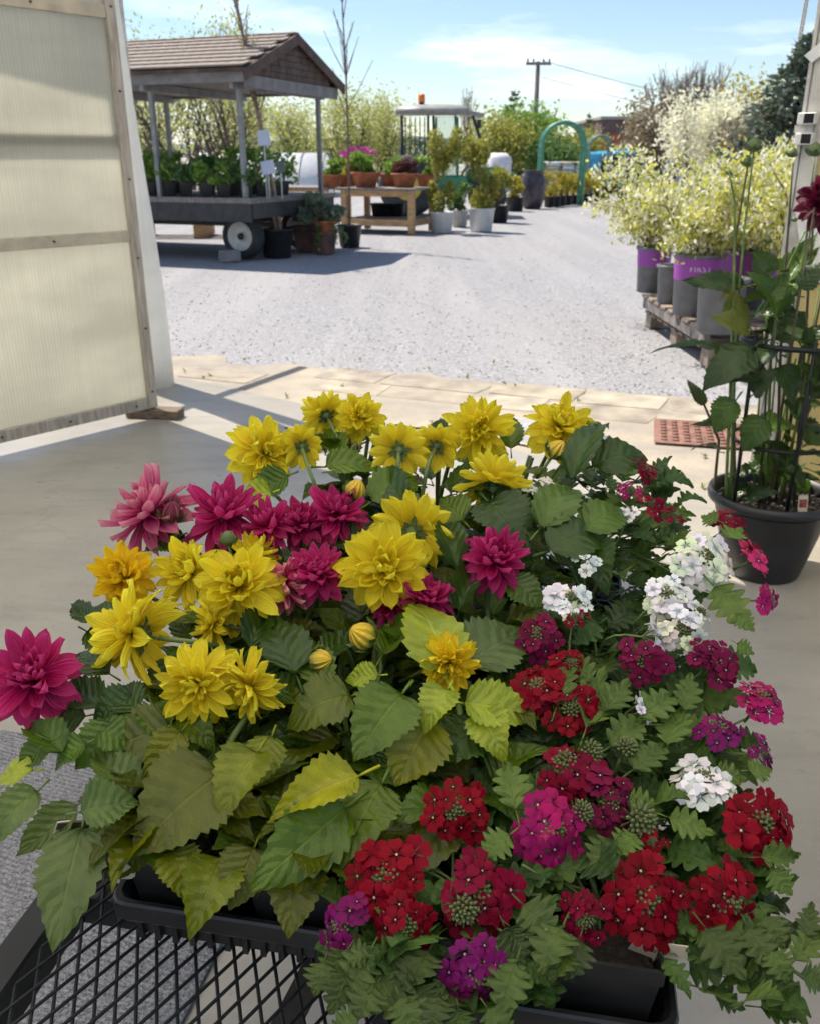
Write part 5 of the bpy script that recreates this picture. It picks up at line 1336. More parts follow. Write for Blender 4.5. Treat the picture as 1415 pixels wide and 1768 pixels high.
plant('y', CU_[0], CV_[0], 'yellow dahlia with grey green drooping leaves at the tray corner over the mesh deck', D_)
plant('y', CU_[1], CV_[0], 'yellow dahlia with large olive leaves at the front tray edge', D_)
plant('m', CU_[0], CV_[1], 'magenta dahlia leaning out at far left over the carpet mat', D_)
plant('y', CU_[1], CV_[1], 'yellow dahlia with paired blooms above the large olive leaves', D_)
plant('y', CU_[0], CV_[2], 'golden yellow dahlia beside the concrete floor, left edge of the tray', D_)
plant('y', CU_[1], CV_[2], 'yellow dahlia with broad flat bloom beside pale pink one', D_)
plant('m', CU_[0], CV_[3], 'pink dahlia with side facing pale bloom, leftmost of the magenta row', D_)
plant('m', CU_[1], CV_[3], 'magenta dahlia with several blooms in a row before the back yellow ones', D_)
RU = [.378, .512]
plant('p', RU[0], CV_[0] - .05, 'purple red verbena spilling over the front between the trays', VB)
plant('r', RU[1], CV_[0] - .05, 'crimson red verbena in front corner pot with cream tag', VB)
plant('y', RU[0], CV_[1] - .05, 'yellow dahlia with lime leaves and a half open nodding bloom', D_)
plant('r', RU[1], CV_[1] - .05, 'crimson red verbena with pale green shoots in the middle', VB)
plant('m', RU[0], CV_[2] - .05, 'magenta dahlia with a single bloom amid dark leaves', D_)
plant('p', RU[1], CV_[2] - .05, 'dark purple verbena at the right side over the bare floor', VB)
plant('y', RU[0], CV_[3] - .05, 'yellow dahlia with two large overlapping blooms in the centre', D_)
plant('w', RU[1], CV_[3] - .05, 'white verbena with round snowy flower heads', VB)
BU, BV = [.10, .234, .366, .50], [.622, .756]
plant('y', BU[0], BV[0], 'yellow dahlia at the back left with backs of blooms showing', D_)
plant('y', BU[1], BV[0], 'yellow dahlia in the back row with twin blooms seen from behind', D_)
plant('y', BU[2], BV[0], 'yellow dahlia in the back row with glossy dark leaves', D_)
plant('w', BU[3], BV[0], 'white verbena tucked behind glossy dahlia leaves', VB)
plant('y', BU[0], BV[1], 'rearmost yellow dahlia with two blooms touching, left side', D_)
plant('y', BU[1], BV[1], 'rearmost yellow dahlia with largest open bloom facing the viewer', D_)
plant('y', BU[2], BV[1], 'rearmost yellow dahlia, rightmost of the back yellow blooms', D_)
plant('c', BU[3], BV[1], 'crimson verbena at the back right nearest the black pot', VB)
def nearest(kind, p):
    c = [q for q in PL if q['kind'] == kind]; return min(c, key=lambda q: (q['p'].xy - V(p).xy).length)
def stem_to(pl, p, d, r=.0032, mat=None, name='stem', bow=.35):
    a = pl['top'] + V((R.uniform(-.015, .015), R.uniform(-.015, .015), -.02)); L = (V(p) - a).length
    c1, c2 = a + V((0, 0, L * .45)), V(p) - V(d).normalized() * L * bow
    pts = [a * (1 - t) ** 3 + c1 * 3 * t * (1 - t) ** 2 + c2 * 3 * t * t * (1 - t) + V(p) * t ** 3 for t in [i / 7 for i in range(8)]]
    MB().tube(pts, [r * 1.25] * 4 + [r] * 4, 6).build(name, mat or m_stem, pl['o']); return pts
YEL, GOLD = (.95, .86, .05), (.94, .70, .02)
MAG, PAL = (.58, .009, .14), (.66, .040, .21)
DAH = [  # px, py, r px, facing (right, up, to viewer), kind, colour, depth offset
 (455, 782, 64, (.62, .1, .72), 'y', YEL, .0), (522, 770, 40, (-.15, .35, -.85), 'y', YEL, .01), (562, 716, 44, (-.3, .45, -.7), 'y', YEL, .0), (621, 720, 46, (.3, .25, .85), 'y', YEL, .01),
 (690, 777, 52, (.05, .28, -.9), 'y', YEL, .0), (754, 770, 44, (.2, .3, -.85), 'y', YEL, .0), (826, 742, 64, (.05, .08, .95), 'y', YEL, .02), (965, 738, 60, (.1, .45, .75), 'y', YEL, .01),
 (852, 838, 62, (.15, .75, -.5), 'y', YEL, .0), (712, 918, 74, (.1, .15, -.9), 'y', YEL, -.01), (664, 984, 84, (-.02, .2, .95), 'y', YEL, .03),
 (214, 995, 62, (-.1, .45, .85), 'y', GOLD, .0), (332, 988, 64, (-.4, .35, .8), 'y', YEL, .0), (412, 1012, 80, (.05, .42, .85), 'y', YEL, .025), (438, 962, 50, (.1, .9, .2), 'y', YEL, -.01),
 (372, 1078, 48, (-.85, .15, .25), 'y', YEL, .0), (234, 1096, 88, (-.78, .08, -.15), 'y', YEL, .02), (345, 1180, 76, (.0, -.05, .95), 'y', YEL, .03), (432, 1182, 64, (-.5, -.25, .62), 'y', YEL, .02),
 (60, 1172, 88, (.0, .45, .8), 'm', MAG, .02), (262, 888, 80, (-.45, .55, .35), 'm', PAL, .0), (386, 893, 74, (.0, .8, .5), 'm', MAG, .0), (466, 912, 54, (-.25, .75, .5), 'm', MAG, .0),
 (518, 905, 50, (.0, .75, .55), 'm', MAG, -.01), (582, 890, 60, (.12, .7, .6), 'm', MAG, .0), (550, 990, 58, (.02, .66, .7), 'm', MAG, .015), (492, 1012, 58, (.75, .25, .45), 'm', (.72, .052, .20), .0),
 (852, 970, 62, (.12, .6, .75), 'm', MAG, .02), (738, 1035, 50, (.1, .75, .45), 'm', MAG, .0), (672, 1048, 38, (-.2, .5, .6), 'm', MAG, -.01)]
for i, (px, py, rp, nr, kd, col, off) in enumerate(DAH):
    p, t = canopy(px, py, off); d = camdir(*nr); pl = nearest(kd, p); r = rp / FPX * t
    flower(pl['o'], p, d, r, kd, col, 100 + i); stem_to(pl, p - d * r * .5, d, .0033, m_stem)
p, t = canopy(775, 1150, .03); pl = PL[10]; d = camdir(.0, -.30, .85); flower(pl['o'], p - d * .01, d, 54 / FPX * t, 'y', (.95, .76, .03), 777, name='nodding_flower'); stem_to(pl, p - d * .05, d)
for i, (px, py, rp, nr, col) in enumerate(((630, 1100, 25, (-.6, .45, .5), 'y'), (550, 1140, 20, (.8, .1, .4), 'y'), (612, 850, 19, (.3, .6, .3), 'y'), (958, 780, 18, (.4, .6, .4), 'y'), (934, 884, 14, (.5, .5, .3), 'g'), (298, 890, 20, (.1, .8, .3), 'r'), (395, 932, 14, (0, .7, .5), 'g'), (1024, 742, 14, (.5, .5, -.2), 'g'), (765, 1100, 12, (.2, .8, .2), 'g'), (300, 868, 12, (.2, .9, .1), 'r'))):
    p, t = canopy(px, py, .015); d = camdir(*nr); pl = nearest('m' if col == 'r' else 'y', p); bud(pl['o'], p, d, rp / FPX * t, 1, col, i); stem_to(pl, p - d * .01, d, .0026)

# the large leaves one can tell apart: base, tip, width (px), colour, facing
OLV, OLD, LIM, GRN, GRY, DKG, MID, YLG = (.130, .150, .004), (.080, .100, .004), (.26, .33, .025), (.080, .135, .008), (.080, .125, .034), (.026, .060, .008), (.058, .115, .010), (.26, .26, .012)
BL = [
 (385, 1335, 228, 1482, 175, OLD, .0), (446, 1298, 380, 1425, 105, OLV, .02), (622, 1338, 463, 1422, 92, YLG, .03), (602, 1392, 428, 1542, 122, GRN, .01), (660, 1352, 588, 1508, 112, GRN, .0),
 (694, 1198, 610, 1318, 118, GRN, .03), (742, 1236, 682, 1358, 120, OLV, .01), (606, 1202, 494, 1262, 105, OLD, .0), (772, 1172, 710, 1046, 125, LIM, .02), (800, 1152, 912, 1092, 125, GRY, .0),
 (772, 1190, 732, 1266, 76, LIM, .035), (798, 1214, 932, 1242, 88, LIM, .015), (826, 1232, 872, 1316, 80, LIM, .01), (512, 1166, 466, 1060, 92, DKG, .015), (556, 1132, 628, 1084, 66, DKG, .0),
 (142, 1428, 92, 1648, 110, GRY, .0), (138, 1402, 242, 1388, 98, GRY, .02), (136, 1388, 28, 1478, 66, GRY, .0), (66, 1366, -24, 1470, 66, GRY, .0), (295, 1256, 184, 1296, 115, OLD, .0), (314, 1262, 246, 1354, 66, OLV, .01),
 (384, 1478, 326, 1626, 105, OLV, -.03), (440, 1462, 396, 1572, 118, OLD, -.02), (524, 1476, 498, 1624, 105, OLD, -.03), (832, 1258, 738, 1326, 115, DKG, -.01), (655, 1166, 596, 1176, 48, LIM, .02),
 (842, 866, 912, 952, 105, DKG, .01), (944, 952, 1046, 926, 92, DKG, .015), (930, 914, 990, 848, 84, MID, .02), (985, 836, 1050, 742, 66, DKG, .01), (1004, 918, 1080, 890, 78, MID, .02), (1020, 942, 1048, 1026, 70, DKG, .0),
 (1018, 806, 1118, 796, 78, DKG, .0), (560, 806, 660, 812, 60, GRN, .0), (590, 790, 560, 740, 48, GRN, .0), (470, 850, 412, 872, 60, LIM, .0), (640, 868, 720, 830, 78, GRN, .0), (500, 820, 430, 852, 60, MID, .0), (560, 1190, 520, 1120, 70, GRN, .0),
 (470, 1270, 440, 1360, 75, OLV, .01), (660, 1130, 700, 1060, 60, GRN, .0), (880, 1000, 940, 1050, 70, MID, .0), (790, 990, 770, 900, 60, DKG, -.01), (790, 1060, 830, 980, 55, DKG, -.01), (160, 1075, 122, 1042, 42, DKG, .0), (205, 1075, 150, 1050, 46, DKG, .0),
 (150, 1090, 215, 1130, 60, DKG, -.02), (110, 1300, 40, 1262, 70, MID, .0), (150, 1285, 95, 1330, 70, MID, .0), (60, 1330, -10, 1350, 56, LIM, -.01), (90, 1280, 30, 1320, 60, MID, .01), (200, 1250, 130, 1330, 80, MID, .0), (240, 1230, 200, 1190, 70, DKG, .0),
 (230, 1380, 160, 1310, 80, GRY, -.01), (250, 1440, 200, 1520, 70, OLD, -.03), (300, 1470, 330, 1560, 80, OLV, -.03), (430, 1120, 470, 1050, 60, DKG, -.01), (700, 870, 650, 820, 60, DKG, .0), (720, 1100, 660, 1080, 70, MID, -.01), (870, 880, 820, 830, 60, DKG, -.01),
 (180, 1218, 105, 1182, 74, DKG, .0), (232, 1205, 160, 1248, 70, DKG, .0), (262, 1215, 292, 1300, 66, MID, .0), (192, 1165, 132, 1132, 60, DKG, -.01), (312, 1240, 372, 1296, 70, GRN, .0), (170, 1262, 244, 1292, 70, MID, .0), (150, 1236, 92, 1252, 60, DKG, -.01), (300, 1140, 262, 1210, 60, DKG, -.02), (470, 1200, 540, 1190, 60, MID, -.01), (330, 1110, 300, 1050, 50, DKG, -.03), (420, 1100, 400, 1150, 50, DKG, -.03), (270, 930, 330, 940, 60, DKG, -.02), (310, 925, 250, 950, 60, MID, -.02), (800, 900, 760, 860, 70, GRN, -.01), (620, 940, 570, 930, 60, DKG, -.02)]
for i, (bx_, by_, tx_, ty_, w, col, off) in enumerate(BL):
    b_, t0 = canopy(bx_, by_, off); e_, t1 = canopy(tx_, ty_, off - .022); L = (e_ - b_).length
    pl = min([q for q in PL if q['kind'] in 'ym'], key=lambda q: (q['p'].xy - b_.xy).length)
    zh = (V((0, 0, 1)) * .8 + (CAMP - b_).normalized() * .9 + V((R.uniform(-.25, .25), R.uniform(-.25, .25), 0))).normalized()
    leaf(pl['o'], b_, e_, zh, min(.9, w / FPX * t0 / L), vary(col, 1.1, 1.4, R))

# the rest of the foliage
def zc(y): return .74 + .313 * (y - .62)
for pl in PL:
    rr = random.Random(int(pl['u'] * 1000 + pl['v'] * 7777)); front = pl['v'] < .1
    if pl['kind'] in 'ym':
        for k in range(36 if pl['u'] < .1 else 24):
            a = rr.uniform(0, 6.28)
            if pl['u'] < .1 and rr.random() < .45: a = rad(170) + rr.uniform(-.9, .9)
            q = rr.uniform(.01, .06); zt = zc(pl['p'].y) - .045
            b_ = pl['top'] + V((math.cos(a) * q, math.sin(a) * q, 0)); b_.z = rr.uniform(pl['top'].z + .0, zt)
            f = (b_.z - pl['top'].z) / max(.01, zt - pl['top'].z)
            if front and rr.random() < .4: a = rad(-100) + rr.uniform(-.7, .7)
            L = rr.uniform(.065, .105) * (1.1 - .25 * f); d = V((math.cos(a), math.sin(a), rr.uniform(-.45, .25) + .45 * f))
            col = rr.choice((DKG, DKG, MID, GRN, OLD) if pl['v'] > .15 else (OLD, OLD, OLV, GRN, GRY))
            leaf(pl['o'], b_, b_ + d.normalized() * L, V((0, 0, 1)) + V((math.cos(a), math.sin(a), 0)) * .5, rr.uniform(.52, .66), vary(col, .9, 1.35, rr))
        for k in range(3):
            a = rr.uniform(0, 6.28); stem_to(pl, pl['top'] + V((math.cos(a) * .03, math.sin(a) * .03, zc(pl['p'].y) - pl['top'].z - .05)), V((math.cos(a) * .3, math.sin(a) * .3, 1)), .0035)
    else:
        VC = [(.035, .085, .015), (.05, .11, .02), (.028, .06, .012), (.085, .15, .03)]
        for k in range(96 if pl['u'] > .45 or front else 70):
            a = rr.uniform(0, 6.28); q = rr.uniform(.02, .115); zt = zc(pl['p'].y) - .02
            if front and pl['u'] < .45 and rr.random() < .2: a = rad(-100) + rr.uniform(-.8, .8); q = rr.uniform(.06, .11)
            if front and pl['u'] > .45 and math.sin(a) < -.3: a = -a
            if pl['u'] > .45 and rr.random() < .3: a = rad(-10) + rr.uniform(-.8, .8); q = rr.uniform(.06, .16)
            hz_ = rr.uniform(-.02, zt - pl['top'].z) * (1 - .5 * (q / .16) ** 2)
            b_ = pl['top'] + V((math.cos(a) * q, math.sin(a) * q, hz_)); L = rr.uniform(.036, .066)
            d = V((math.cos(a), math.sin(a), rr.uniform(-.5, .9))); d = (d + V((rr.uniform(-.6, .6), rr.uniform(-.6, .6), 0))).normalized()
            leaf(pl['o'], b_, b_ + d * L, V((0, 0, 1)) + V((rr.uniform(-.4, .4), rr.uniform(-.6, .2), 0)), rr.uniform(.5, .72), vary(rr.choice(VC), .85, 1.35, rr), VL)
        for k in range(8):
            a = rr.uniform(0, 6.28); q = rr.uniform(.04, .12); stem_to(pl, pl['top'] + V((math.cos(a) * q, math.sin(a) * q, rr.uniform(.0, .05))), V((math.cos(a), math.sin(a), .8)), .0013)

RED, CRI, MGT, PUR, BUR, WHT, PNK = (.21, .001, .011), (.20, .002, .024), (.36, .010, .12), (.20, .008, .11), (.16, .005, .045), (.84, .83, .76), (.42, .03, .10)
HD = [  # px, py, r px, facing, colour, florets, plant kind
 (785, 1400, 62, (.0, .35, .85), RED, 13, 'p'), (672, 1515, 76, (-.15, .45, .8), RED, 19, 'p'), (700, 1598, 62, (-.1, .1, .9), RED, 15, 'p'), (822, 1545, 78, (.05, .35, .85), CRI, 20, 'p'), (818, 1680, 66, (.05, .1, .95), PUR, 15, 'p'), (592, 1598, 58, (-.5, .3, .7), PUR, 16, 'p'),
 (950, 1435, 72, (.0, .3, .85), MGT, 17, 'r'), (985, 1335, 66, (-.2, .5, .7), CRI, 17, 'r'), (1052, 1385, 60, (.1, .35, .8), BUR, 15, 'r'), (1112, 1555, 80, (.05, .35, .85), RED, 22, 'r'), (1010, 1585, 52, (-.3, .2, .8), CRI, 13, 'r'), (1250, 1552, 78, (.15, .3, .85), RED, 18, 'r'), (1310, 1420, 76, (.2, .45, .8), RED, 18, 'r'),
 (930, 1192, 60, (-.1, .55, .7), RED, 16, 'r'), (926, 1100, 50, (-.2, .4, .75), BUR, 16, 'r'), (992, 1068, 30, (.1, .6, .6), RED, 7, 'r'), (985, 1226, 52, (.0, .5, .75), RED, 13, 'r'), (985, 1150, 40, (.1, .6, .6), RED, 10, 'r'), (1124, 1455, 30, (.1, .4, .8), RED, 5, 'r'),
 (1112, 1142, 54, (.0, .45, .75), BUR, 17, 'p'), (1230, 1142, 52, (.15, .5, .7), BUR, 17, 'p'), (1312, 1212, 58, (.25, .65, .5), MGT, 18, 'p'), (1236, 1262, 52, (-.1, .8, .35), PUR, 14, 'p'), (1312, 1300, 36, (.5, .2, .5), PUR, 10, 'p'),
 (1112, 812, 30, (.3, .5, .6), CRI, 11, 'c'), (1088, 848, 24, (-.1, .5, .7), MGT, 7, 'c'), (1124, 872, 28, (.2, .5, .7), CRI, 9, 'c'), (1162, 892, 22, (.3, .4, .7), CRI, 7, 'c'), (1256, 902, 36, (.3, .6, .5), CRI, 12, 'c'), (1302, 965, 44, (.6, .4, .4), PNK, 15, 'c'), (1322, 1036, 34, (.6, .1, .6), MGT, 11, 'c'),
 (1216, 968, 54, (.05, .35, .9), WHT, 20, 'w'), (1152, 1032, 50, (-.05, .5, .75), WHT, 20, 'w'), (1176, 1088, 50, (.05, .25, .9), WHT, 17, 'w'), (1122, 1102, 48, (.85, -.1, .1), WHT, 15, 'w'), (984, 1042, 52, (.1, .55, .6), WHT, 17, 'w'), (1108, 1228, 30, (.7, .3, .2), WHT, 7, 'w'), (1212, 1352, 64, (.0, .85, .35), WHT, 18, 'w'), (932, 842, 36, (.0, .7, .5), WHT, 13, 'w'), (1082, 886, 28, (.1, .7, .4), WHT, 10, 'w'), (1012, 972, 28, (0, .4, .7), WHT, 9, 'w'), (1206, 1058, 30, (.5, .5, .5), WHT, 9, 'w')]
for i, (px, py, rp, nr, col, n, kd) in enumerate(HD):
    p, t = canopy(px, py, .012 if py > 950 else .0); d = camdir(*nr); r = rp / FPX * t * .95
    pl = nearest(kd, p); head(pl['o'], p, d, r, col, n, 500 + i, .12 if col is BUR else .30, .44 if rp > 45 else .48)
    stem_to(pl, p - d * r * .8, d, .0014, m_stem, bow=.25)
# spent green heads and pale shoots among the verbenas
for i, (px, py, rp, nr) in enumerate(((975, 1318, 40, (-.3, .3, .8)), (1020, 1298, 36, (.2, .3, .8)), (800, 1570, 44, (.0, .2, .9)), (1106, 1415, 48, (.1, .3, .8)), (1005, 1400, 34, (.3, .5, .6)), (1080, 1290, 34, (.1, .6, .5)))):
    p, t = canopy(px, py, .022); d = camdir(*nr); pl = nearest('r', p); new('spent_head', BC, pl['o'], frame(d.orthogonal(), d, p - d * .2 * rp / FPX * t, rp / FPX * t * 1.6)); stem_to(pl, p - d * rp / FPX * t, d, .002)
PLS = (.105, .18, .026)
for i, (bx_, by_, tx_, ty_, w) in enumerate(((1010, 1260, 1045, 1150, 60), (1040, 1230, 1085, 1170, 50), (1050, 1290, 1110, 1250, 50), (1090, 1330, 1150, 1290, 55), (960, 1220, 985, 1150, 45), (1080, 1380, 1140, 1400, 55), (890, 1400, 870, 1320, 55), (880, 1440, 830, 1480, 50), (1150, 1290, 1180, 1220, 50), (1180, 1230, 1190, 1165, 40), (1100, 1240, 1165, 1200, 50), (1020, 1180, 985, 1130, 40), (1100, 1440, 1060, 1480, 70), (1060, 1450, 1020, 1500, 60), (1150, 1410, 1230, 1440, 50),
   (1330, 1500, 1365, 1545, 45), (1310, 1480, 1375, 1480, 36), (1215, 1600, 1285, 1690, 62), (1290, 1600, 1330, 1680, 50), (1330, 1640, 1360, 1700, 46), (1370, 1660, 1415, 1610, 44), (1380, 1680, 1425, 1700, 44), (1320, 1580, 1350, 1640, 46), (1390, 1620, 1400, 1560, 34), (970, 1600, 930, 1690, 66), (980, 1640, 950, 1700, 60), (640, 1640, 600, 1720, 60), (650, 1680, 700, 1760, 80), (600, 1680, 570, 1750, 60), (720, 1700, 760, 1768, 70), (870, 1600, 900, 1670, 60), (1230, 1010, 1290, 1080, 56), (1270, 1060, 1300, 1090, 36), (1240, 900, 1210, 890, 50), (1250, 930, 1280, 910, 40), (1270, 1110, 1300, 1130, 40), (1290, 1330, 1330, 1330, 40), (1230, 1330, 1290, 1345, 40),
   (600, 1640, 560, 1700, 60), (650, 1700, 610, 1768, 70), (700, 1660, 650, 1740, 74), (740, 1640, 700, 1720, 70), (690, 1720, 720, 1790, 80), (760, 1720, 740, 1790, 80), (640, 1650, 590, 1660, 60), (860, 1650, 880, 1730, 70), (880, 1600, 930, 1640, 60), (840, 1740, 880, 1800, 70), (620, 1760, 570, 1790, 70), (790, 1740, 800, 1800, 76), (560, 1660, 545, 1720, 50), (900, 1560, 960, 1620, 66), (890, 1660, 860, 1760, 60), (1000, 1620, 980, 1690, 56))):
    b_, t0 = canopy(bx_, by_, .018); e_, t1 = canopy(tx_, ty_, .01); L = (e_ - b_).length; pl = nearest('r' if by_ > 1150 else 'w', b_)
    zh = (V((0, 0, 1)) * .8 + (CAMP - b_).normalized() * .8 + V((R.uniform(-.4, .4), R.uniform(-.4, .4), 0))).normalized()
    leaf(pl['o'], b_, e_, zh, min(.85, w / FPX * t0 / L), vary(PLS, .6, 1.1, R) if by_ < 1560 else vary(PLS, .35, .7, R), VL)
# long trailing shoot at lower right
pl = PL[9]; pts = [canopy(x, y, o_)[0] for x, y, o_ in ((1215, 1560, 0), (1290, 1605, -.01), (1350, 1660, -.02), (1400, 1700, -.02), (1430, 1640, -.01))]
MB().tube(pts, .0022, 6).build('trailing_stem', m_stem, pl['o'])

# more leaves low at the front between the trays
# plant tags: cream labels with print
def ptag(pl, px, py, z, w, h, tilt, seed, name='plant_label', dark=False):
    p = on_z(px, py, z); f = (CAMP - p).normalized(); up = (V((0, 0, 1)) * .5 + f * .15).normalized()
    M_ = frame(up, f + V((0, 0, .6)), p) @ Matrix.Rotation(rad(tilt), 4, 'Z')
    t_ = new(name, MB().add([(-w / 2, h * .35, .0), (-w / 2, -h * .25, 0), (-w * .15, -h / 2, 0), (w * .15, -h / 2, 0), (w / 2, -h * .25, 0), (w / 2, h / 2, 0)] + [(-w / 2, h * .35, -.0012), (-w / 2, -h * .25, -.0012), (-w * .15, -h / 2, -.0012), (w * .15, -h / 2, -.0012), (w / 2, -h * .25, -.0012), (w / 2, h / 2, -.0012)], [(0, 1, 2, 3, 4, 5), (11, 10, 9, 8, 7, 6), (0, 6, 7, 1), (1, 7, 8, 2), (2, 8, 9, 3), (3, 9, 10, 4), (4, 10, 11, 5), (5, 11, 6, 0)]).mesh(name, m_tagc, False), pl['o'], M_)
    rr = random.Random(seed); mb = MB()
    if dark: mb.add([(-w * .48, -h * .02, .0006), (w * .48, -h * .02, .0006), (w * .48, h * .33, .0006), (-w * .48, h * .33, .0006)], [(0, 1, 2, 3)])
    for li in range(3):
        x = -w * .28
        while x < w * .28:
            l = rr.uniform(.0015, .004); y = -h * .08 - li * h * .075
            mb.add([(x, y, .0006), (x + l, y, .0006), (x + l, y + h * .035, .0006), (x, y + h * .035, .0006)], [(0, 1, 2, 3)]); x += l + .001
    new('print', mb.mesh('print', m_ink, False), t_, M_)
ptag(PL[9], 1098, 1660, .69, .044, .034, 62, 1); ptag(PL[9], 1140, 1640, .716, .05, .022, 10, 2); ptag(PL[8], 905, 1632, .70, .026, .020, 50, 3); ptag(PL[0], 125, 1430, .76, .034, .026, -20, 4, dark=True); ptag(PL[0], 215, 1505, .72, .016, .030, 30, 5)

# ------------------------------------------------------------------ big black pot of tall dahlia on the floor
bp = on_z(1330, 1005) + V((.0, .10, 0)); tp_ = thing('tall_dahlia_pot', 'tall staked dahlia with dark leaves in large black pot on the floor', 'potted plant', bp)
PR, PH = .215, .31
MB().lathe([(.125, 0), (.13, .006), (.165, .14), (.195, .265), (.20, .275), (.218, .277), (.222, .293), (.218, PH), (.205, PH), (.198, .285), (.19, .265)], 40, Matrix.Translation(bp), close=True).build('pot', m_blackp, tp_)
MB().lathe([(.198, .265), (.1, .27), (.001, .275)], 32, Matrix.Translation(bp)).build('soil', m_soil, tp_)
sbm = MB(); rr = random.Random(9)
for k in range(420):
    a = rr.uniform(0, 6.28); q = .185 * math.sqrt(rr.random()); s = rr.uniform(.003, .008); sbm.blob(bp + V((math.cos(a) * q, math.sin(a) * q, .275)), (s, s * .8, s * .7), 5, 3)
tag(sbm.build('bark_chips', plain('compost_chip', (.10, .08, .065), .95, var=.5, vscale=50), tp_, smooth=False), kind='stuff')
# rings and rods of the support
for z, r_ in ((.50, .165), (.84, .175)):
    MB().tube([bp + V((r_ * math.cos(a), r_ * math.sin(a), z)) for a in [i * math.pi / 12 for i in range(25)]], .007 if z < .6 else .009, 7, cap=False).build('support_ring', m_cart, tp_)
for a in (200, 265, 330, 60): MB().tube([bp + V((.165 * math.cos(rad(a)), .165 * math.sin(rad(a)), .29)), bp + V((.172 * math.cos(rad(a)), .172 * math.sin(rad(a)), .87))], .0065, 6).build('support_rod', m_cart, tp_)
m_tst = plain('brown_stem', (.085, .075, .035), .5, var=.25, vscale=20); m_tsg = plain('fresh_stem', (.13, .20, .05), .5, var=.2, vscale=20)
def pd_(px, py, dy=0): return on_y(px, py, bp.y + dy)
ST = [  # stem pixel paths
 [(1262, 850), (1268, 620), (1275, 500), (1284, 400), (1300, 262)], [(1270, 850), (1262, 600), (1268, 420), (1290, 285)], [(1255, 848), (1262, 620), (1266, 480), (1268, 350), (1258, 300)], [(1340, 862), (1345, 640), (1352, 500), (1368, 280)],
 [(1352, 860), (1360, 640), (1390, 420), (1405, 270)], [(1372, 862), (1385, 640), (1398, 450), (1405, 360)], [(1322, 862), (1330, 600), (1350, 480), (1388, 400)], [(1232, 850), (1240, 760), (1215, 700), (1190, 660)]]
for i, path in enumerate(ST):
    pts = [pd_(x, y, .05 * math.sin(i * 2.1)) for x, y in path]; pts[0].z = .265
    fine = []
    for k in range(len(pts) - 1): fine += [pts[k].lerp(pts[k + 1], t) for t in (0, .33, .66)]
    fine.append(pts[-1]); MB().tube(fine, [.0060 - .0034 * k / len(fine) for k in range(len(fine))], 7).build('stem', m_tst if i % 2 else m_tsg, tp_)
for i, (px, py, rp) in enumerate(((1299, 254, 11), (1289, 282, 8), (1404, 262, 11), (1258, 300, 4), (1366, 266, 8), (1324, 415, 6), (1370, 380, 4))):
    bud(tp_, pd_(px, py, .05 * math.sin(i * 2.1)), V((.1, -.1, 1)), rp / FPX * 3.1, 1, 'g', 900 + i)
flower(tp_, pd_(1424, 350), camdir(-.25, .1, .9), 46 / FPX * 3.1, 'm', (.13, .004, .03), 950); 
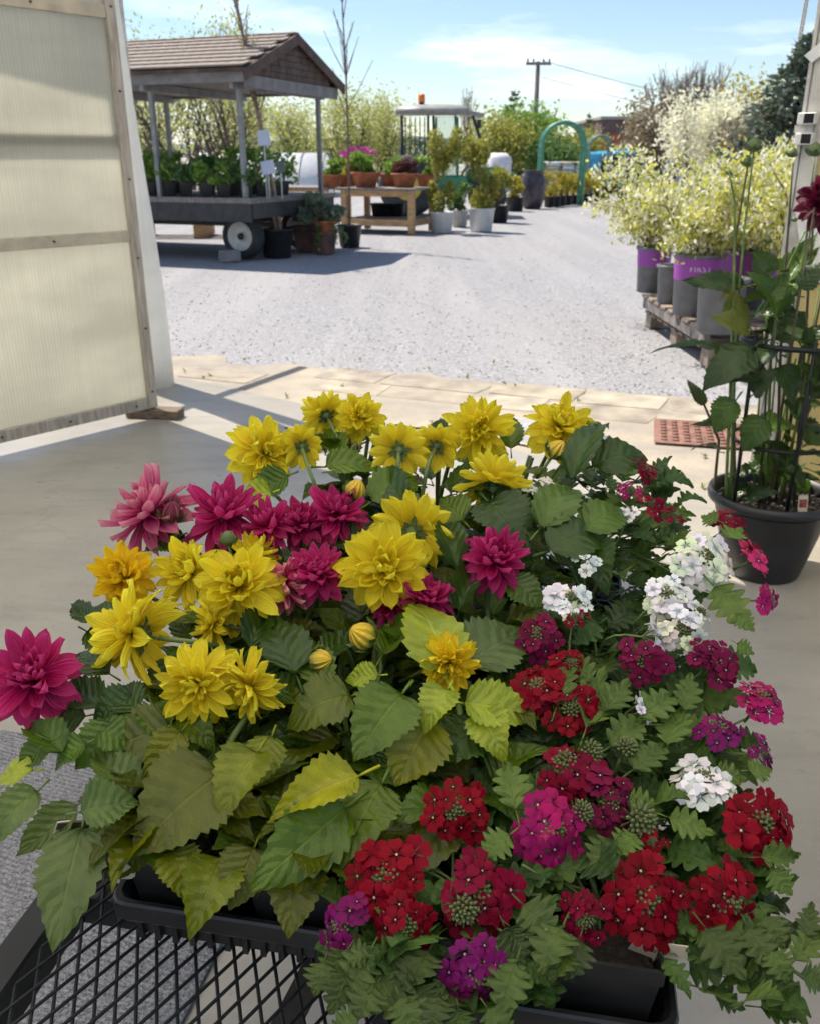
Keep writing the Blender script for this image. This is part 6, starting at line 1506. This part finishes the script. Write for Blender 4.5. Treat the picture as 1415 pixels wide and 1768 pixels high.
TL = [(1330, 480, 1300, 430, 60, 0), (1340, 545, 1290, 470, 60, 1), (1350, 490, 1410, 400, 50, 1), (1285, 492, 1175, 485, 36, 0), (1290, 495, 1240, 520, 40, 2), (1255, 610, 1118, 612, 30, 0), (1290, 570, 1225, 545, 44, 2), (1300, 600, 1210, 680, 70, 0), (1330, 585, 1395, 540, 66, 0), (1300, 545, 1390, 555, 50, 0), (1340, 600, 1300, 660, 60, 0),
 (1345, 630, 1370, 700, 110, 0), (1325, 640, 1245, 665, 60, 0), (1360, 640, 1420, 690, 90, 0), (1270, 690, 1232, 750, 70, 1), (1320, 720, 1280, 780, 80, 1), (1350, 760, 1320, 835, 100, 0), (1310, 740, 1370, 740, 50, 1), (1370, 735, 1420, 770, 60, 0), (1270, 740, 1190, 735, 26, 0), (1250, 870, 1300, 835, 30, 0), (1370, 830, 1410, 870, 40, 1), (1290, 860, 1345, 850, 34, 0), (1240, 780, 1190, 780, 24, 0), (1290, 560, 1260, 500, 50, 2), (1320, 520, 1360, 470, 60, 1), (1380, 500, 1425, 450, 60, 0), (1390, 600, 1430, 560, 70, 0), (1300, 680, 1350, 640, 70, 0), (1330, 790, 1290, 750, 60, 0), (1215, 700, 1185, 655, 22, 0), (1390, 720, 1350, 690, 70, 0), (1375, 480, 1350, 530, 50, 1), (1300, 500, 1350, 520, 40, 0), (1400, 660, 1380, 590, 60, 0), (1345, 840, 1390, 800, 40, 1)]
for i, (bx_, by_, tx_, ty_, w, ci) in enumerate(TL):
    dy = R.uniform(-.12, .10); b_, e_ = pd_(bx_, by_, dy), pd_(tx_, ty_, dy + R.uniform(-.09, .05)); L = (e_ - b_).length
    zh = (V((0, 0, 1)) * .7 + (CAMP - b_).normalized() * .7 + V((R.uniform(-.4, .4), R.uniform(-.4, .4), 0))).normalized()
    col = ((.032, .064, .022), (.06, .12, .024), (.13, .15, .045))[ci]
    leaf(tp_, b_, e_, zh, min(.8, w / FPX * 3.0 / L), col)
rr = random.Random(61)
for k in range(46):
    a = rr.uniform(0, 6.28); q = rr.uniform(.03, .17); b_ = bp + V((math.cos(a) * q, math.sin(a) * q, rr.uniform(.34, 1.12))); L = rr.uniform(.08, .15)
    d = V((math.cos(a), math.sin(a), rr.uniform(-.5, .5))).normalized(); col = rr.choice(((.032, .062, .02), (.04, .08, .018), (.06, .12, .024)))
    leaf(tp_, b_, b_ + d * L, V((0, 0, 1)) + V((rr.uniform(-.5, .5), rr.uniform(-.7, .2), 0)), rr.uniform(.45, .62), col)
for k in range(9):
    a = rr.uniform(0, 6.28); q = rr.uniform(.03, .15); s0 = bp + V((math.cos(a) * q * .7, math.sin(a) * q * .7, .265)); e_ = bp + V((math.cos(a) * q * 1.2, math.sin(a) * q * 1.2, rr.uniform(.7, 1.3)))
    MB().tube([s0, s0.lerp(e_, .5) + V((rr.uniform(-.02, .02), 0, 0)), e_], [.005, .004, .0025], 6).build('stem', rr.choice((m_tst, m_tsg)), tp_)
M_ = frame(V((0, .2, 1)), V((0, -1, .2)), pd_(1385, 870, -.13)); lab_ = new('plant_label', MB().box((-.016, -.03, 0), (.016, .03, .0015)).mesh('plant_label', m_tagc, False), tp_, M_)
new('label_picture', MB().box((-.013, -.012, .0016), (.013, .016, .0021)).mesh('label_picture', plain('label_red', (.35, .07, .04), .5, var=.4, vscale=120), False), lab_, M_)
